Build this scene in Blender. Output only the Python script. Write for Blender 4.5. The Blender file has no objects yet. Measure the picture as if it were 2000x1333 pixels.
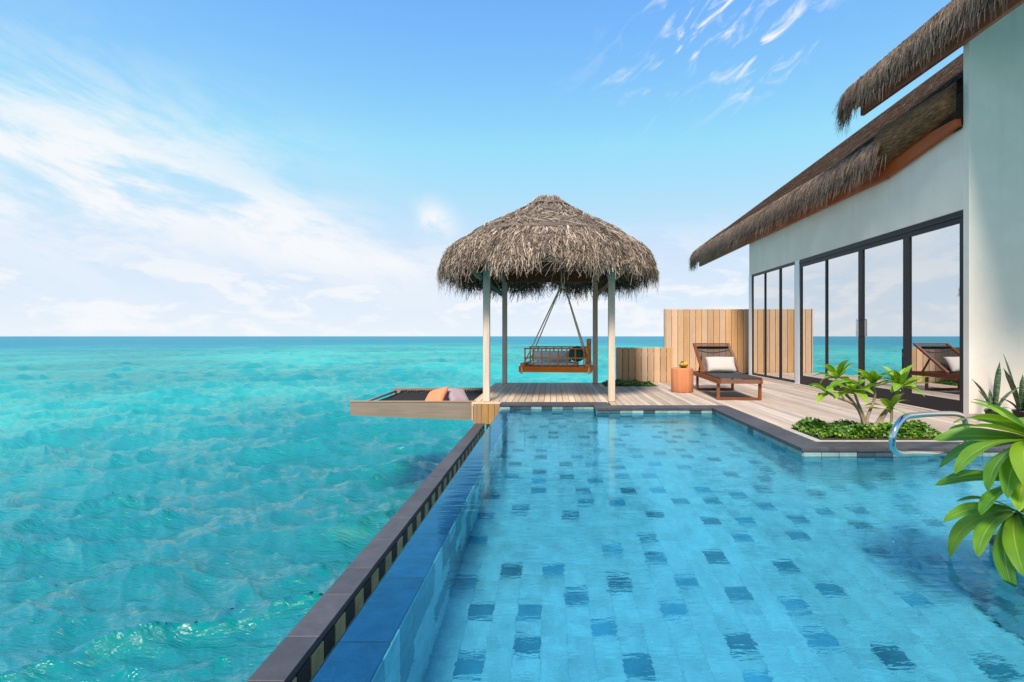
import bpy, bmesh, math, random
import numpy as np
from mathutils import Vector, Matrix, Quaternion
random.seed(7); np.random.seed(7)
R = math.radians
S = bpy.context.scene
COL = S.collection

# ------------------------------------------------------------------ camera
cam_d = bpy.data.cameras.new('camera'); cam = bpy.data.objects.new('camera', cam_d); COL.objects.link(cam)
cam.location = (0, 0, 1.05); cam.rotation_euler = (R(90), 0, 0)
cam_d.sensor_width = 36.0; cam_d.lens = 18.0
cam_d.shift_x = -0.0395; cam_d.shift_y = -0.0047
cam_d.clip_start = 0.05; cam_d.clip_end = 30000
S.camera = cam

# ------------------------------------------------------------------ light
SUN_DIR = Vector((-0.14, -0.99, 0)).normalized()
SUN_EL = R(50)
sun_vec = Vector((SUN_DIR.x*math.cos(SUN_EL), SUN_DIR.y*math.cos(SUN_EL), math.sin(SUN_EL)))
sd = bpy.data.lights.new('sun', 'SUN'); so = bpy.data.objects.new('sun', sd); COL.objects.link(so)
sd.energy = 3.5; sd.angle = R(12.0)
sd.cycles.is_caustics_light = True; sd.color = (1.0, 0.91, 0.79)
so.rotation_euler = (-sun_vec).to_track_quat('-Z', 'Y').to_euler(); so.location = (-20, -10, 30)
SKY_STRENGTH = 0.14
EXPOSURE = 0.70
S.view_settings.view_transform = 'Standard'; S.view_settings.look = 'None'
S.view_settings.exposure = EXPOSURE; S.view_settings.gamma = 1.0
S.view_settings.use_curve_mapping = False
S.render.engine = 'CYCLES'
S.cycles.use_denoising = True
S.cycles.max_bounces = 7; S.cycles.transparent_max_bounces = 10; S.cycles.glossy_bounces = 4; S.cycles.diffuse_bounces = 3
S.cycles.caustics_reflective = False; S.cycles.caustics_refractive = True
S.cycles.sample_clamp_indirect = 6.0

# ------------------------------------------------------------------ node helpers
class NT:
    def __init__(self, tree): self.t = tree; self.n = tree.nodes; self.l = tree.links
    def new(self, typ, **kw):
        nd = self.n.new(typ)
        for k, v in kw.items():
            if hasattr(nd, k): setattr(nd, k, v)
        return nd
    def put(self, sock, v):
        if isinstance(v, bpy.types.NodeSocket): self.l.new(v, sock)
        elif isinstance(v, (tuple, list)):
            if sock.type == 'RGBA' and len(v) == 3: v = (*v, 1)
            sock.default_value = v
        else: sock.default_value = v
    def math(self, op, a, b=None, c=None, clamp=False):
        nd = self.new('ShaderNodeMath', operation=op, use_clamp=clamp)
        for i, v in enumerate((a, b, c)):
            if v is not None: self.put(nd.inputs[i], v)
        return nd.outputs[0]
    def vmath(self, op, a, b=None, scale=None):
        nd = self.new('ShaderNodeVectorMath', operation=op)
        self.put(nd.inputs[0], a)
        if b is not None: self.put(nd.inputs[1], b)
        if scale is not None: self.put(nd.inputs['Scale'], scale)
        return nd.outputs['Value'] if op in ('DOT_PRODUCT', 'LENGTH') else nd.outputs[0]
    def mix(self, f, a, b, blend='MIX'):
        nd = self.new('ShaderNodeMix', data_type='RGBA', blend_type=blend)
        self.put(nd.inputs[0], f); self.put(nd.inputs[6], a); self.put(nd.inputs[7], b)
        return nd.outputs[2]
    def ramp(self, f, stops, interp='LINEAR'):
        nd = self.new('ShaderNodeValToRGB'); cr = nd.color_ramp; cr.interpolation = interp
        while len(cr.elements) < len(stops): cr.elements.new(0.5)
        for e, (p, c) in zip(cr.elements, stops):
            e.position = p; e.color = (*c, 1) if isinstance(c, (tuple, list)) else (c, c, c, 1)
        self.put(nd.inputs[0], f); return nd.outputs[0]
    def noise(self, vec, scale=5, detail=4, rough=0.55, dist=0.0, dim='3D'):
        nd = self.new('ShaderNodeTexNoise', noise_dimensions=dim)
        if vec is not None: self.put(nd.inputs['Vector'], vec)
        self.put(nd.inputs['Scale'], scale); self.put(nd.inputs['Detail'], detail)
        self.put(nd.inputs['Roughness'], rough); self.put(nd.inputs['Distortion'], dist)
        return nd.outputs[0]
    def mapping(self, vec, scale=(1, 1, 1), rot=(0, 0, 0), loc=(0, 0, 0)):
        nd = self.new('ShaderNodeMapping'); self.put(nd.inputs['Vector'], vec)
        nd.inputs['Scale'].default_value = scale; nd.inputs['Rotation'].default_value = rot
        nd.inputs['Location'].default_value = loc; return nd.outputs[0]
    def bump(self, h, strength=0.3, dist=0.02, normal=None):
        nd = self.new('ShaderNodeBump'); self.put(nd.inputs['Height'], h)
        self.put(nd.inputs['Strength'], strength); self.put(nd.inputs['Distance'], dist)
        if normal is not None: self.put(nd.inputs['Normal'], normal)
        return nd.outputs[0]
    def smooth(self, x, lo, hi):
        nd = self.new('ShaderNodeMapRange', interpolation_type='SMOOTHSTEP')
        self.put(nd.inputs[0], x); nd.inputs[1].default_value = lo; nd.inputs[2].default_value = hi
        return nd.outputs[0]

def material(name):
    m = bpy.data.materials.new(name); m.use_nodes = True
    k = NT(m.node_tree); b = m.node_tree.nodes['Principled BSDF']
    return m, k, b

# ------------------------------------------------------------------ world: sky with thin clouds
W = bpy.data.worlds.new('World'); S.world = W; W.use_nodes = True
k = NT(W.node_tree); bg = W.node_tree.nodes['Background']
sky = k.new('ShaderNodeTexSky', sky_type='NISHITA')
sky.sun_disc = False; sky.sun_elevation = SUN_EL
sky.sun_rotation = math.atan2(SUN_DIR.x, SUN_DIR.y)
sky.air_density = 1.0; sky.dust_density = 0.6; sky.ozone_density = 1.2; sky.altitude = 0
d = k.new('ShaderNodeTexCoord').outputs['Generated']
sep = k.new('ShaderNodeSeparateXYZ'); k.put(sep.inputs[0], d)
dx, dy, dz = sep.outputs
az = k.math('ARCTAN2', dx, dy)
el = k.math('ARCSINE', dz)
# sheet of thin cloud seen in perspective
den = k.math('ADD', k.math('MAXIMUM', dz, 0.0), 0.16)
pc = k.new('ShaderNodeCombineXYZ'); k.put(pc.inputs[0], k.math('DIVIDE', dx, den)); k.put(pc.inputs[1], k.math('DIVIDE', dy, den))
p = pc.outputs[0]
warp = k.noise(p, 1.4, 3, 0.5)
pw = k.vmath('ADD', p, k.vmath('SCALE', k.mapping(p), scale=0.0))
ae = k.new('ShaderNodeCombineXYZ'); k.put(ae.inputs[0], az); k.put(ae.inputs[1], el)
n_fluff = k.noise(k.mapping(k.mapping(ae.outputs[0], rot=(0, 0, R(14))), scale=(4.5, 13, 1), loc=(0.3, 0.1, 0)), 1.0, 11, 0.66, 0.35)
pst = k.mapping(k.mapping(ae.outputs[0], rot=(0, 0, R(-33))), scale=(11, 34, 1))
n_str = k.noise(pst, 1.0, 8, 0.6, 0.9)
n_low = k.noise(k.mapping(d, scale=(9, 9, 26)), 1.0, 9, 0.62, 0.3)
def blob(a0, e0, sa, se, rot=0.0):
    """soft elliptical patch of sky in azimuth / elevation"""
    ca, sa_ = math.cos(rot), math.sin(rot)
    A = k.math('SUBTRACT', az, a0); E = k.math('SUBTRACT', el, e0)
    u = k.math('DIVIDE', k.math('ADD', k.math('MULTIPLY', A, ca), k.math('MULTIPLY', E, sa_)), sa)
    v = k.math('DIVIDE', k.math('SUBTRACT', k.math('MULTIPLY', E, ca), k.math('MULTIPLY', A, sa_)), se)
    r2 = k.math('ADD', k.math('MULTIPLY', u, u), k.math('MULTIPLY', v, v))
    return k.math('POWER', 2.718, k.math('MULTIPLY', r2, -1.0))
def mx(a, b): return k.math('MAXIMUM', a, b)
fl = k.smooth(n_fluff, 0.36, 0.60)
bank = mx(k.math('MULTIPLY', blob(-0.74, 0.23, 0.28, 0.12, -0.12), 1.0),
          mx(k.math('MULTIPLY', blob(-0.50, 0.185, 0.28, 0.075, -0.28), 1.0), k.math('MULTIPLY', blob(-0.34, 0.135, 0.28, 0.045, -0.02), 0.8)))
c1 = k.math('MULTIPLY', k.math('MULTIPLY', bank, 1.15), k.math('ADD', k.math('MULTIPLY', fl, 0.90), 0.10))
st = k.smooth(n_str, 0.49, 0.74)
streak = mx(blob(0.30, 0.535, 0.17, 0.075, 0.45), blob(0.40, 0.475, 0.09, 0.05, 0.6))
c2 = k.math('MULTIPLY', k.math('MULTIPLY', streak, st), 1.25)
puff = k.math('MULTIPLY', blob(-0.225, 0.215, 0.040, 0.030, -0.6), k.smooth(k.noise(d, 14, 6, 0.6, 0.4), 0.38, 0.62))
gen = k.math('MULTIPLY', k.smooth(k.noise(p, 1.3, 8, 0.62, 0.4), 0.60, 0.86), 0.45)
lowm = k.math('MULTIPLY', k.smooth(n_low, 0.47, 0.62), k.math('MULTIPLY', k.smooth(el, 0.25, 0.06), 0.85))
cl = k.math('MINIMUM', mx(mx(c1, c2), mx(mx(puff, gen), lowm)), 0.94)
haze = k.math('MULTIPLY', k.math('POWER', 2.718, k.math('MULTIPLY', k.math('MAXIMUM', el, 0.0), -5.6)), 0.88)
U = 1.0/(SKY_STRENGTH*2**EXPOSURE)
skyc = k.mix(1.0, sky.outputs[0], (0.66, 1.17, 1.40), 'MULTIPLY')
skyc = k.mix(1.0, skyc, (0.50*U, 0.71*U, 0.97*U), 'DARKEN')
skyc = k.mix(haze, skyc, (0.88*U, 0.93*U, 0.975*U))
skyc = k.mix(cl, skyc, (0.94*U, 0.955*U, 0.98*U))
k.put(bg.inputs[0], skyc); bg.inputs[1].default_value = SKY_STRENGTH

# ------------------------------------------------------------------ object helpers
def tag(o, label=None, cat=None, group=None, kind=None):
    if label: o['label'] = label
    if cat: o['category'] = cat
    if group: o['group'] = group
    if kind: o['kind'] = kind
    return o
def link(o, parent=None):
    COL.objects.link(o)
    if parent is not None: o.parent = parent
    return o
def empty(name, loc=(0, 0, 0), rz=0.0, parent=None):
    o = bpy.data.objects.new(name, None); o.location = loc; o.rotation_euler = (0, 0, rz); o.empty_display_size = 0.1
    return link(o, parent)
def mesh_obj(name, verts, faces, mat, parent=None, smooth=False, uv=None):
    me = bpy.data.meshes.new(name)
    me.from_pydata([tuple(v) for v in verts], [], faces)
    if smooth: me.polygons.foreach_set('use_smooth', [True]*len(me.polygons))
    if uv is not None:
        l = me.uv_layers.new(name='UVMap'); vi = np.zeros(len(me.loops), dtype=np.int32); me.loops.foreach_get('vertex_index', vi)
        l.data.foreach_set('uv', np.asarray(uv, dtype=np.float32)[vi].ravel())
    me.materials.append(mat); me.update()
    return link(bpy.data.objects.new(name, me), parent)
_cache = {}
def box_mesh(sx, sy, sz, mat, bev=0.004, key=''):
    q = (round(sx, 4), round(sy, 4), round(sz, 4), mat.name, bev, key)
    if q not in _cache:
        bm = bmesh.new(); bmesh.ops.create_cube(bm, size=1.0)
        for v in bm.verts: v.co = Vector((v.co.x*sx, v.co.y*sy, v.co.z*sz))
        if bev: bmesh.ops.bevel(bm, geom=bm.edges[:], offset=min(bev, min(sx, sy, sz)*0.3), segments=1, affect='EDGES')
        me = bpy.data.meshes.new('box'); bm.to_mesh(me); bm.free(); me.materials.append(mat); _cache[q] = me
    return _cache[q]
def box(name, x0, x1, y0, y1, z0, z1, mat, parent=None, bev=0.004):
    o = bpy.data.objects.new(name, box_mesh(abs(x1-x0), abs(y1-y0), abs(z1-z0), mat, bev))
    o.location = ((x0+x1)/2, (y0+y1)/2, (z0+z1)/2); return link(o, parent)
def beam(name, a, b, w, h, mat, parent=None, bev=0.004, up=(0, 0, 1)):
    """square bar from a to b; w across, h along 'up'"""
    a = Vector(a); b = Vector(b); y = (b-a); L = y.length; y.normalize()
    x = y.cross(Vector(up)); x.normalize(); z = x.cross(y)
    o = bpy.data.objects.new(name, box_mesh(w, L, h, mat, bev))
    M = Matrix((x, y, z)).transposed().to_4x4(); M.translation = (a+b)/2
    o.matrix_basis = M; return link(o, parent)
def catmull(pts, n=8):
    P = [Vector(q) for q in pts]; P = [P[0]*2-P[1]] + P + [P[-1]*2-P[-2]]; out = []
    for i in range(1, len(P)-2):
        for j in range(n):
            t = j/n; a, b, c, d_ = P[i-1:i+3]
            out.append(0.5*((2*b)+(c-a)*t+(2*a-5*b+4*c-d_)*t*t+(3*b-a-3*c+d_)*t**3))
    out.append(P[-2]); return out
def tube_data(path, rad, seg=8, cap=True):
    P = [Vector(q) for q in path]; V = []; F = []; n = len(P)
    rad = rad if isinstance(rad, (list, tuple)) else [rad]*n
    t = (P[1]-P[0]).normalized(); u = t.orthogonal().normalized()
    for i in range(n):
        t2 = (P[min(i+1, n-1)]-P[max(i-1, 0)]).normalized()
        u = (u - t2*u.dot(t2)).normalized(); w = t2.cross(u)
        for j in range(seg):
            a = 2*math.pi*j/seg; V.append(P[i]+(u*math.cos(a)+w*math.sin(a))*rad[i])
    for i in range(n-1):
        for j in range(seg):
            j2 = (j+1) % seg; F.append((i*seg+j, i*seg+j2, (i+1)*seg+j2, (i+1)*seg+j))
    if cap: F.append(tuple(range(seg))[::-1]); F.append(tuple((n-1)*seg+j for j in range(seg)))
    return V, F
def tube(name, path, rad, mat, parent=None, seg=8):
    V, F = tube_data(path, rad, seg); return mesh_obj(name, V, F, mat, parent, smooth=True)
class MB:
    def __init__(self): self.v = []; self.f = []; self.uv = []
    def add(self, V, F, uv=None):
        o = len(self.v); self.v += [tuple(q) for q in V]; self.f += [tuple(i+o for i in f) for f in F]
        if uv is not None: self.uv += uv
    def box(self, x0, x1, y0, y1, z0, z1):
        self.add([(x0, y0, z0), (x1, y0, z0), (x1, y1, z0), (x0, y1, z0), (x0, y0, z1), (x1, y0, z1), (x1, y1, z1), (x0, y1, z1)],
                 [(3, 2, 1, 0), (4, 5, 6, 7), (0, 1, 5, 4), (1, 2, 6, 5), (2, 3, 7, 6), (3, 0, 4, 7)])
    def build(self, name, mat, parent=None, smooth=False):
        return mesh_obj(name, self.v, self.f, mat, parent, smooth, self.uv if self.uv else None)
def lathe(name, prof, mat, parent=None, seg=24, loc=(0, 0, 0), wob=0.0):
    V = []; F = []; n = len(prof); ph = random.random()*6
    for i, (r, z) in enumerate(prof):
        for j in range(seg):
            a = 2*math.pi*j/seg; rr = r*(1+wob*(math.sin(3*a+ph)+0.5*math.sin(5*a+2*ph)))
            V.append((rr*math.cos(a), rr*math.sin(a), z))
    for i in range(n-1):
        for j in range(seg):
            j2 = (j+1) % seg; F.append((i*seg+j, i*seg+j2, (i+1)*seg+j2, (i+1)*seg+j))
    F.append(tuple(range(seg))[::-1]); F.append(tuple((n-1)*seg+j for j in range(seg)))
    o = mesh_obj(name, V, F, mat, parent, smooth=True); o.location = loc
    o.data.polygons[-1].use_smooth = False; o.data.polygons[-2].use_smooth = False
    return o

# ------------------------------------------------------------------ materials
def wood(name, c1, c2, axis=1, rough=0.65, spread=0.25, scale=1.0, spec=0.3, bump=0.25, coat=0.0):
    m, k, b = material(name)
    oi = k.new('ShaderNodeObjectInfo'); tc = k.new('ShaderNodeTexCoord').outputs['Object']
    off = k.new('ShaderNodeCombineXYZ'); 
    for i in range(3): k.put(off.inputs[i], k.math('MULTIPLY', oi.outputs['Random'], 31.7+17*i))
    v = k.vmath('ADD', tc, off.outputs[0])
    sc = [26*scale]*3; sc[axis] = 1.3*scale
    n1 = k.noise(k.mapping(v, scale=tuple(sc)), 1.0, 6, 0.62, 0.6)
    n2 = k.noise(v, 2.2*scale, 4, 0.6)
    f = k.math('ADD', k.math('MULTIPLY', n1, 0.8), k.math('MULTIPLY', n2, 0.35))
    c = k.ramp(f, [(0.30, c2), (0.52, tuple((a+b_)/2 for a, b_ in zip(c1, c2))), (0.78, c1)])
    val = k.math('ADD', k.math('MULTIPLY', oi.outputs['Random'], spread*2), 1.0-spread)
    c = k.mix(1.0, c, val, 'MULTIPLY')
    hs = k.new('ShaderNodeHueSaturation'); k.put(hs.inputs['Color'], c)
    r2 = k.math('FRACT', k.math('MULTIPLY', oi.outputs['Random'], 7.31))
    k.put(hs.inputs['Saturation'], k.math('ADD', k.math('MULTIPLY', r2, 0.35), 0.83))
    k.put(b.inputs['Base Color'], hs.outputs[0]); b.inputs['Roughness'].default_value = rough
    b.inputs['Specular IOR Level'].default_value = spec; b.inputs['Coat Weight'].default_value = coat; b.inputs['Coat Roughness'].default_value = 0.25
    k.put(b.inputs['Normal'], k.bump(n1, bump, 0.006))
    return m
M_DECK = wood('deck_wood', (0.68, 0.51, 0.37), (0.44, 0.31, 0.215), 1, 0.7, 0.20)
M_DECK_R = wood('deck_wood_shaded', (0.58, 0.46, 0.375), (0.37, 0.275, 0.215), 1, 0.7, 0.25)  # greyer deck copy: soft shade right of the gazebo put into the colour
M_FENCE = wood('fence_wood', (0.63, 0.40, 0.235), (0.44, 0.26, 0.14), 2, 0.6, 0.17)
M_POST = wood('weathered_post', (0.74, 0.57, 0.43), (0.48, 0.345, 0.25), 2, 0.75, 0.08)
M_GREYWOOD = wood('grey_board', (0.30, 0.24, 0.19), (0.19, 0.145, 0.11), 0, 0.75, 0.08)
M_CLAD = wood('cladding_wood', (0.40, 0.235, 0.11), (0.24, 0.13, 0.055), 2, 0.65, 0.2)
M_SWING = wood('swing_wood', (0.60, 0.20, 0.06), (0.36, 0.10, 0.03), 0, 0.5, 0.15, coat=0.05)
M_LOUNGE = wood('lounger_wood', (0.25, 0.085, 0.032), (0.12, 0.036, 0.013), 1, 0.42, 0.12, coat=0.15)
M_STUMP = wood('stump_wood', (0.72, 0.20, 0.012), (0.30, 0.060, 0.005), 2, 0.5, 0.03, scale=0.35, spec=0.15, coat=0.05)
M_FASCIA = wood('fascia_wood', (0.50, 0.115, 0.03), (0.26, 0.055, 0.016), 1, 0.5, 0.1)
M_FLOOR_IN = wood('indoor_floor', (0.40, 0.27, 0.16), (0.28, 0.17, 0.09), 1, 0.35, 0.05)
def plain(name, c, rough=0.6, metal=0.0, spec=0.5, n=0.0, nscale=8, bump=0.0, coat=0.0):
    m, k, b = material(name)
    if n or bump:
        tc = k.new('ShaderNodeTexCoord').outputs['Object']; nz = k.noise(tc, nscale, 6, 0.6)
        cc = k.mix(k.smooth(nz, 0.3, 0.7), tuple(q*(1-n) for q in c), tuple(min(1, q*(1+n)) for q in c))
        k.put(b.inputs['Base Color'], cc)
        if bump: k.put(b.inputs['Normal'], k.bump(nz, bump, 0.004))
    else: b.inputs['Base Color'].default_value = (*c, 1)
    b.inputs['Roughness'].default_value = rough; b.inputs['Metallic'].default_value = metal
    b.inputs['Specular IOR Level'].default_value = spec; b.inputs['Coat Weight'].default_value = coat
    return m
M_PLASTER, k, b = material('white_plaster')
tc = k.new('ShaderNodeTexCoord').outputs['Object']
nz = k.noise(tc, 1.6, 7, 0.62); stn = k.noise(k.mapping(tc, scale=(5, 5, 0.35)), 1.0, 6, 0.65, 0.3); tro = k.noise(k.mapping(tc, scale=(6, 6, 14)), 1.0, 5, 0.6, 0.8)
c = k.mix(k.smooth(nz, 0.3, 0.72), (0.79, 0.675, 0.575), (0.87, 0.755, 0.65))
k.put(b.inputs['Base Color'], k.mix(k.math('MULTIPLY', k.smooth(stn, 0.52, 0.75), 0.22), c, (0.58, 0.49, 0.41))); b.inputs['Roughness'].default_value = 0.85; b.inputs['Specular IOR Level'].default_value = 0.2
k.put(b.inputs['Normal'], k.bump(tro, 0.25, 0.006))
M_WHITE = plain('white_paint', (0.82, 0.82, 0.81), 0.5)
M_FRAME = plain('dark_aluminium', (0.024, 0.020, 0.022), 0.45, 0.0, 0.3)
M_STEEL = plain('stainless_steel', (0.62, 0.62, 0.63), 0.12, 1.0)
M_BLACK = plain('black_plastic', (0.012, 0.012, 0.013), 0.5)
M_DARKLINE = plain('dark_void', (0.02, 0.018, 0.016), 0.9)
M_SLING = plain('dark_sling', (0.035, 0.03, 0.03), 0.7, n=0.2, nscale=300)
M_CREAM = plain('cream_cloth', (0.50, 0.445, 0.405), 0.9, n=0.06, nscale=120, bump=0.2)
M_CORAL = plain('coral_cloth', (0.80, 0.24, 0.115), 0.9, n=0.06, nscale=120, bump=0.2)
M_MAUVE = plain('mauve_cloth', (0.36, 0.27, 0.31), 0.9, n=0.08, nscale=120, bump=0.2)
M_GREENC = plain('green_cloth', (0.01, 0.10, 0.075), 0.85, n=0.1, nscale=120, bump=0.2)
M_WHITEC = plain('white_cloth', (0.78, 0.75, 0.72), 0.9, n=0.04, nscale=80, bump=0.2)
M_ROPE = plain('rope', (0.74, 0.60, 0.43), 0.9, n=0.2, nscale=60, bump=0.5)
M_NET = plain('black_net', (0.02, 0.02, 0.024), 0.9)
M_PALESTONE = plain('pale_stone', (0.45, 0.40, 0.34), 0.8, n=0.12, nscale=20, bump=0.2)
M_CONC = plain('concrete', (0.34, 0.33, 0.31), 0.85, n=0.12, nscale=5, bump=0.2)
M_SOIL = plain('soil', (0.05, 0.032, 0.02), 0.95, n=0.3, nscale=30, bump=0.5)
M_ROOM = plain('room_wall', (0.72, 0.68, 0.62), 0.8)
M_TUB = plain('white_ceramic', (0.82, 0.81, 0.79), 0.2)

def stone_mat(name, c, spread=0.2, rough=0.5):
    m, k, b = material(name)
    oi = k.new('ShaderNodeObjectInfo'); tc = k.new('ShaderNodeTexCoord').outputs['Object']
    v = k.vmath('ADD', tc, k.vmath('SCALE', (13.1, 7.7, 3.3), scale=k.math('MULTIPLY', oi.outputs['Random'], 9.0)))
    nz = k.noise(v, 9, 6, 0.65); fine = k.noise(v, 160, 2, 0.5)
    f = k.math('ADD', k.math('MULTIPLY', nz, 0.6), k.math('MULTIPLY', fine, 0.4))
    c = k.mix(k.smooth(f, 0.3, 0.7), tuple(q*0.72 for q in c), tuple(q*1.28 for q in c))
    c = k.mix(1.0, c, k.math('ADD', k.math('MULTIPLY', oi.outputs['Random'], 2*spread), 1-spread), 'MULTIPLY')
    k.put(b.inputs['Base Color'], c); b.inputs['Roughness'].default_value = rough
    k.put(b.inputs['Normal'], k.bump(f, 0.25, 0.003)); return m
M_SLATE = stone_mat('dark_slate', (0.068, 0.060, 0.066), 0.15, 0.5)
M_TILE_L = stone_mat('pale_green_tile', (0.46, 0.67, 0.78), 0.07, 0.4)
M_TILE_W = stone_mat('waterline_tile', (0.24, 0.32, 0.30), 0.22, 0.35)
M_TILE_WD = stone_mat('waterline_tile_dark', (0.05, 0.07, 0.08), 0.3, 0.35)
M_TILE_D = stone_mat('dark_green_tile', (0.11, 0.33, 0.48), 0.35, 0.4)
M_TILE_B = stone_mat('blackish_tile', (0.018, 0.020, 0.022), 0.3, 0.4)
M_TILE_GOLD = stone_mat('cream_tile', (0.46, 0.36, 0.165), 0.2, 0.5)
M_LEDGE = stone_mat('ledge_tile', (0.055, 0.14, 0.30), 0.10, 0.45)  # dark slate tile with the sky's blue reflection put into its colour
M_GROUT = stone_mat('pool_grout', (0.45, 0.66, 0.77), 0.0, 0.6)

# water of the pool
M_WATER, k, b = material('pool_water')
k.n.remove(b); out = k.n['Material Output']
tcw = k.new('ShaderNodeTexCoord').outputs['Object']
big = k.noise(tcw, 0.55, 2, 0.5)
sepw = k.new('ShaderNodeSeparateXYZ'); k.put(sepw.inputs[0], tcw)
calm = k.smooth(big, 0.42, 0.62)
right = k.smooth(sepw.outputs[0], 1.0, 2.6)
rip1 = k.noise(k.mapping(tcw, scale=(3.0, 10, 1), rot=(0, 0, R(9))), 1.0, 4, 0.55, 0.35)
rip2 = k.noise(k.mapping(tcw, scale=(9, 30, 1), rot=(0, 0, R(-7))), 1.0, 3, 0.5, 0.3)
ringv = k.vmath('SUBTRACT', tcw, (2.35, 2.45, -0.08))
rl = k.vmath('LENGTH', ringv)
rings = k.math('MULTIPLY', k.math('SINE', k.math('MULTIPLY', rl, 62.0)), k.math('POWER', 2.718, k.math('MULTIPLY', rl, -2.2)))
amp = k.math('ADD', k.math('MULTIPLY', calm, 0.35), k.math('ADD', k.math('MULTIPLY', right, 0.50), 0.24))
h = k.math('ADD', k.math('MULTIPLY', k.math('ADD', rip1, k.math('MULTIPLY', rip2, 0.45)), amp), k.math('MULTIPLY', rings, 0.10))
nw = k.bump(h, 0.42, 0.024)
gs = k.new('ShaderNodeBsdfGlass'); gs.inputs['IOR'].default_value = 1.45; gs.inputs['Roughness'].default_value = 0.0
gs.inputs['Color'].default_value = (0.48, 0.92, 1.0, 1); k.put(gs.inputs['Normal'], nw)
k.put(out.inputs[0], gs.outputs[0])

# window glass: coated, so it mirrors strongly
M_GLASS, k, b = material('coated_glass'); k.n.remove(b); out = k.n['Material Output']
gl = k.new('ShaderNodeBsdfGlossy'); gl.inputs['Roughness'].default_value = 0.0; gl.inputs['Color'].default_value = (0.97, 0.99, 1, 1)
tr = k.new('ShaderNodeBsdfTransparent'); tr.inputs[0].default_value = (0.82, 0.86, 0.85, 1)
fr = k.new('ShaderNodeFresnel'); fr.inputs['IOR'].default_value = 1.5
ms = k.new('ShaderNodeMixShader'); k.put(ms.inputs[0], k.math('ADD', k.math('MULTIPLY', fr.outputs[0], 0.6), 0.74, clamp=True))
k.put(ms.inputs[1], tr.outputs[0]); k.put(ms.inputs[2], gl.outputs[0]); k.put(out.inputs[0], ms.outputs[0])

# sea
M_SEA, k, b = material('sea_water')
tcs = k.new('ShaderNodeTexCoord').outputs['Object']
geo = k.new('ShaderNodeNewGeometry')
ss = k.new('ShaderNodeSeparateXYZ'); k.put(ss.inputs[0], tcs)
dist = k.vmath('LENGTH', k.vmath('MULTIPLY', tcs, (1, 1, 0)))
patch = k.noise(tcs, 0.045, 4, 0.55, 0.3)
patch2 = k.noise(k.mapping(tcs, scale=(1, 0.5, 1)), 0.010, 3, 0.5)
dd = k.math('ADD', dist, k.math('MULTIPLY', k.math('SUBTRACT', patch2, 0.5), 170.0))
shallow = k.mix(k.smooth(patch, 0.36, 0.64), (0.000, 0.285, 0.255), (0.020, 0.49, 0.405))
deep = k.mix(k.smooth(dd, 30, 260), shallow, (0.002, 0.22, 0.31))
near = k.mix(k.smooth(dist, 26, 5), deep, (0.0, 0.19, 0.195))
def ridge(v): return k.math('SUBTRACT', 1.0, k.math('ABSOLUTE', k.math('SUBTRACT', k.math('MULTIPLY', v, 2.0), 1.0)))
w0 = ridge(k.noise(k.mapping(tcs, scale=(2.6, 11.0, 1), rot=(0, 0, R(-20))), 1.0, 5, 0.62, 0.5))
w1 = ridge(k.noise(k.mapping(tcs, scale=(0.8, 3.0, 1), rot=(0, 0, R(-16))), 1.0, 5, 0.6, 0.6))
w2 = k.noise(k.mapping(tcs, scale=(0.4, 1.1, 1), rot=(0, 0, R(-26))), 1.0, 6, 0.62, 0.4)
w3 = k.noise(k.mapping(tcs, scale=(0.09, 0.24, 1), rot=(0, 0, R(-15))), 1.0, 5, 0.6, 0.4)
hh_ = k.math('ADD', k.math('ADD', k.math('MULTIPLY', w0, 0.27), k.math('MULTIPLY', w1, 0.62)), k.math('ADD', k.math('MULTIPLY', w2, 0.9), k.math('MULTIPLY', k.math('MULTIPLY', w3, k.smooth(dist, 30, 120)), 5.0)))
nb0 = k.bump(hh_, 0.8, 0.10)
k.n.remove(b); out = k.n['Material Output']
df = k.new('ShaderNodeBsdfDiffuse'); k.put(df.inputs['Color'], near); k.put(df.inputs['Normal'], k.vmath('NORMALIZE', k.vmath('ADD', k.vmath('SCALE', nb0, scale=0.6), (0.0, 0.0, 0.4))))
gl = k.new('ShaderNodeBsdfGlossy'); gl.inputs['Roughness'].default_value = 0.08; k.put(gl.inputs['Normal'], nb0)
fr = k.new('ShaderNodeFresnel'); fr.inputs['IOR'].default_value = 1.33; k.put(fr.inputs['Normal'], nb0)
capf = k.math('SUBTRACT', 0.40, k.math('MULTIPLY', k.smooth(dist, 15, 200), 0.18))
ms = k.new('ShaderNodeMixShader'); k.put(ms.inputs[0], k.math('MINIMUM', k.math('MULTIPLY', fr.outputs[0], 0.85), capf)); k.put(ms.inputs[1], df.outputs[0]); k.put(ms.inputs[2], gl.outputs[0])
k.put(out.inputs[0], ms.outputs[0])

# thatch: uv.x = random per strand, uv.y = along the strand
def thatch_mat(name, stops, rough=0.85):
    m, k, b = material(name)
    uv = k.new('ShaderNodeUVMap').outputs[0]; s_ = k.new('ShaderNodeSeparateXYZ'); k.put(s_.inputs[0], uv)
    c = k.ramp(s_.outputs[0], stops)
    tc = k.new('ShaderNodeTexCoord').outputs['Object']
    nz = k.noise(tc, 1.7, 4, 0.6)
    c = k.mix(1.0, c, k.ramp(nz, [(0.3, 0.62), (0.7, 1.15)]), 'MULTIPLY')
    k.put(b.inputs['Base Color'], c); b.inputs['Roughness'].default_value = rough; b.inputs['Specular IOR Level'].default_value = 0.15
    return m
M_THATCH = thatch_mat('thatch', [(0.0, (0.045, 0.030, 0.022)), (0.3, (0.18, 0.132, 0.103)), (0.62, (0.365, 0.275, 0.215)), (0.88, (0.58, 0.42, 0.30)), (1.0, (0.76, 0.63, 0.50))])
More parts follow.
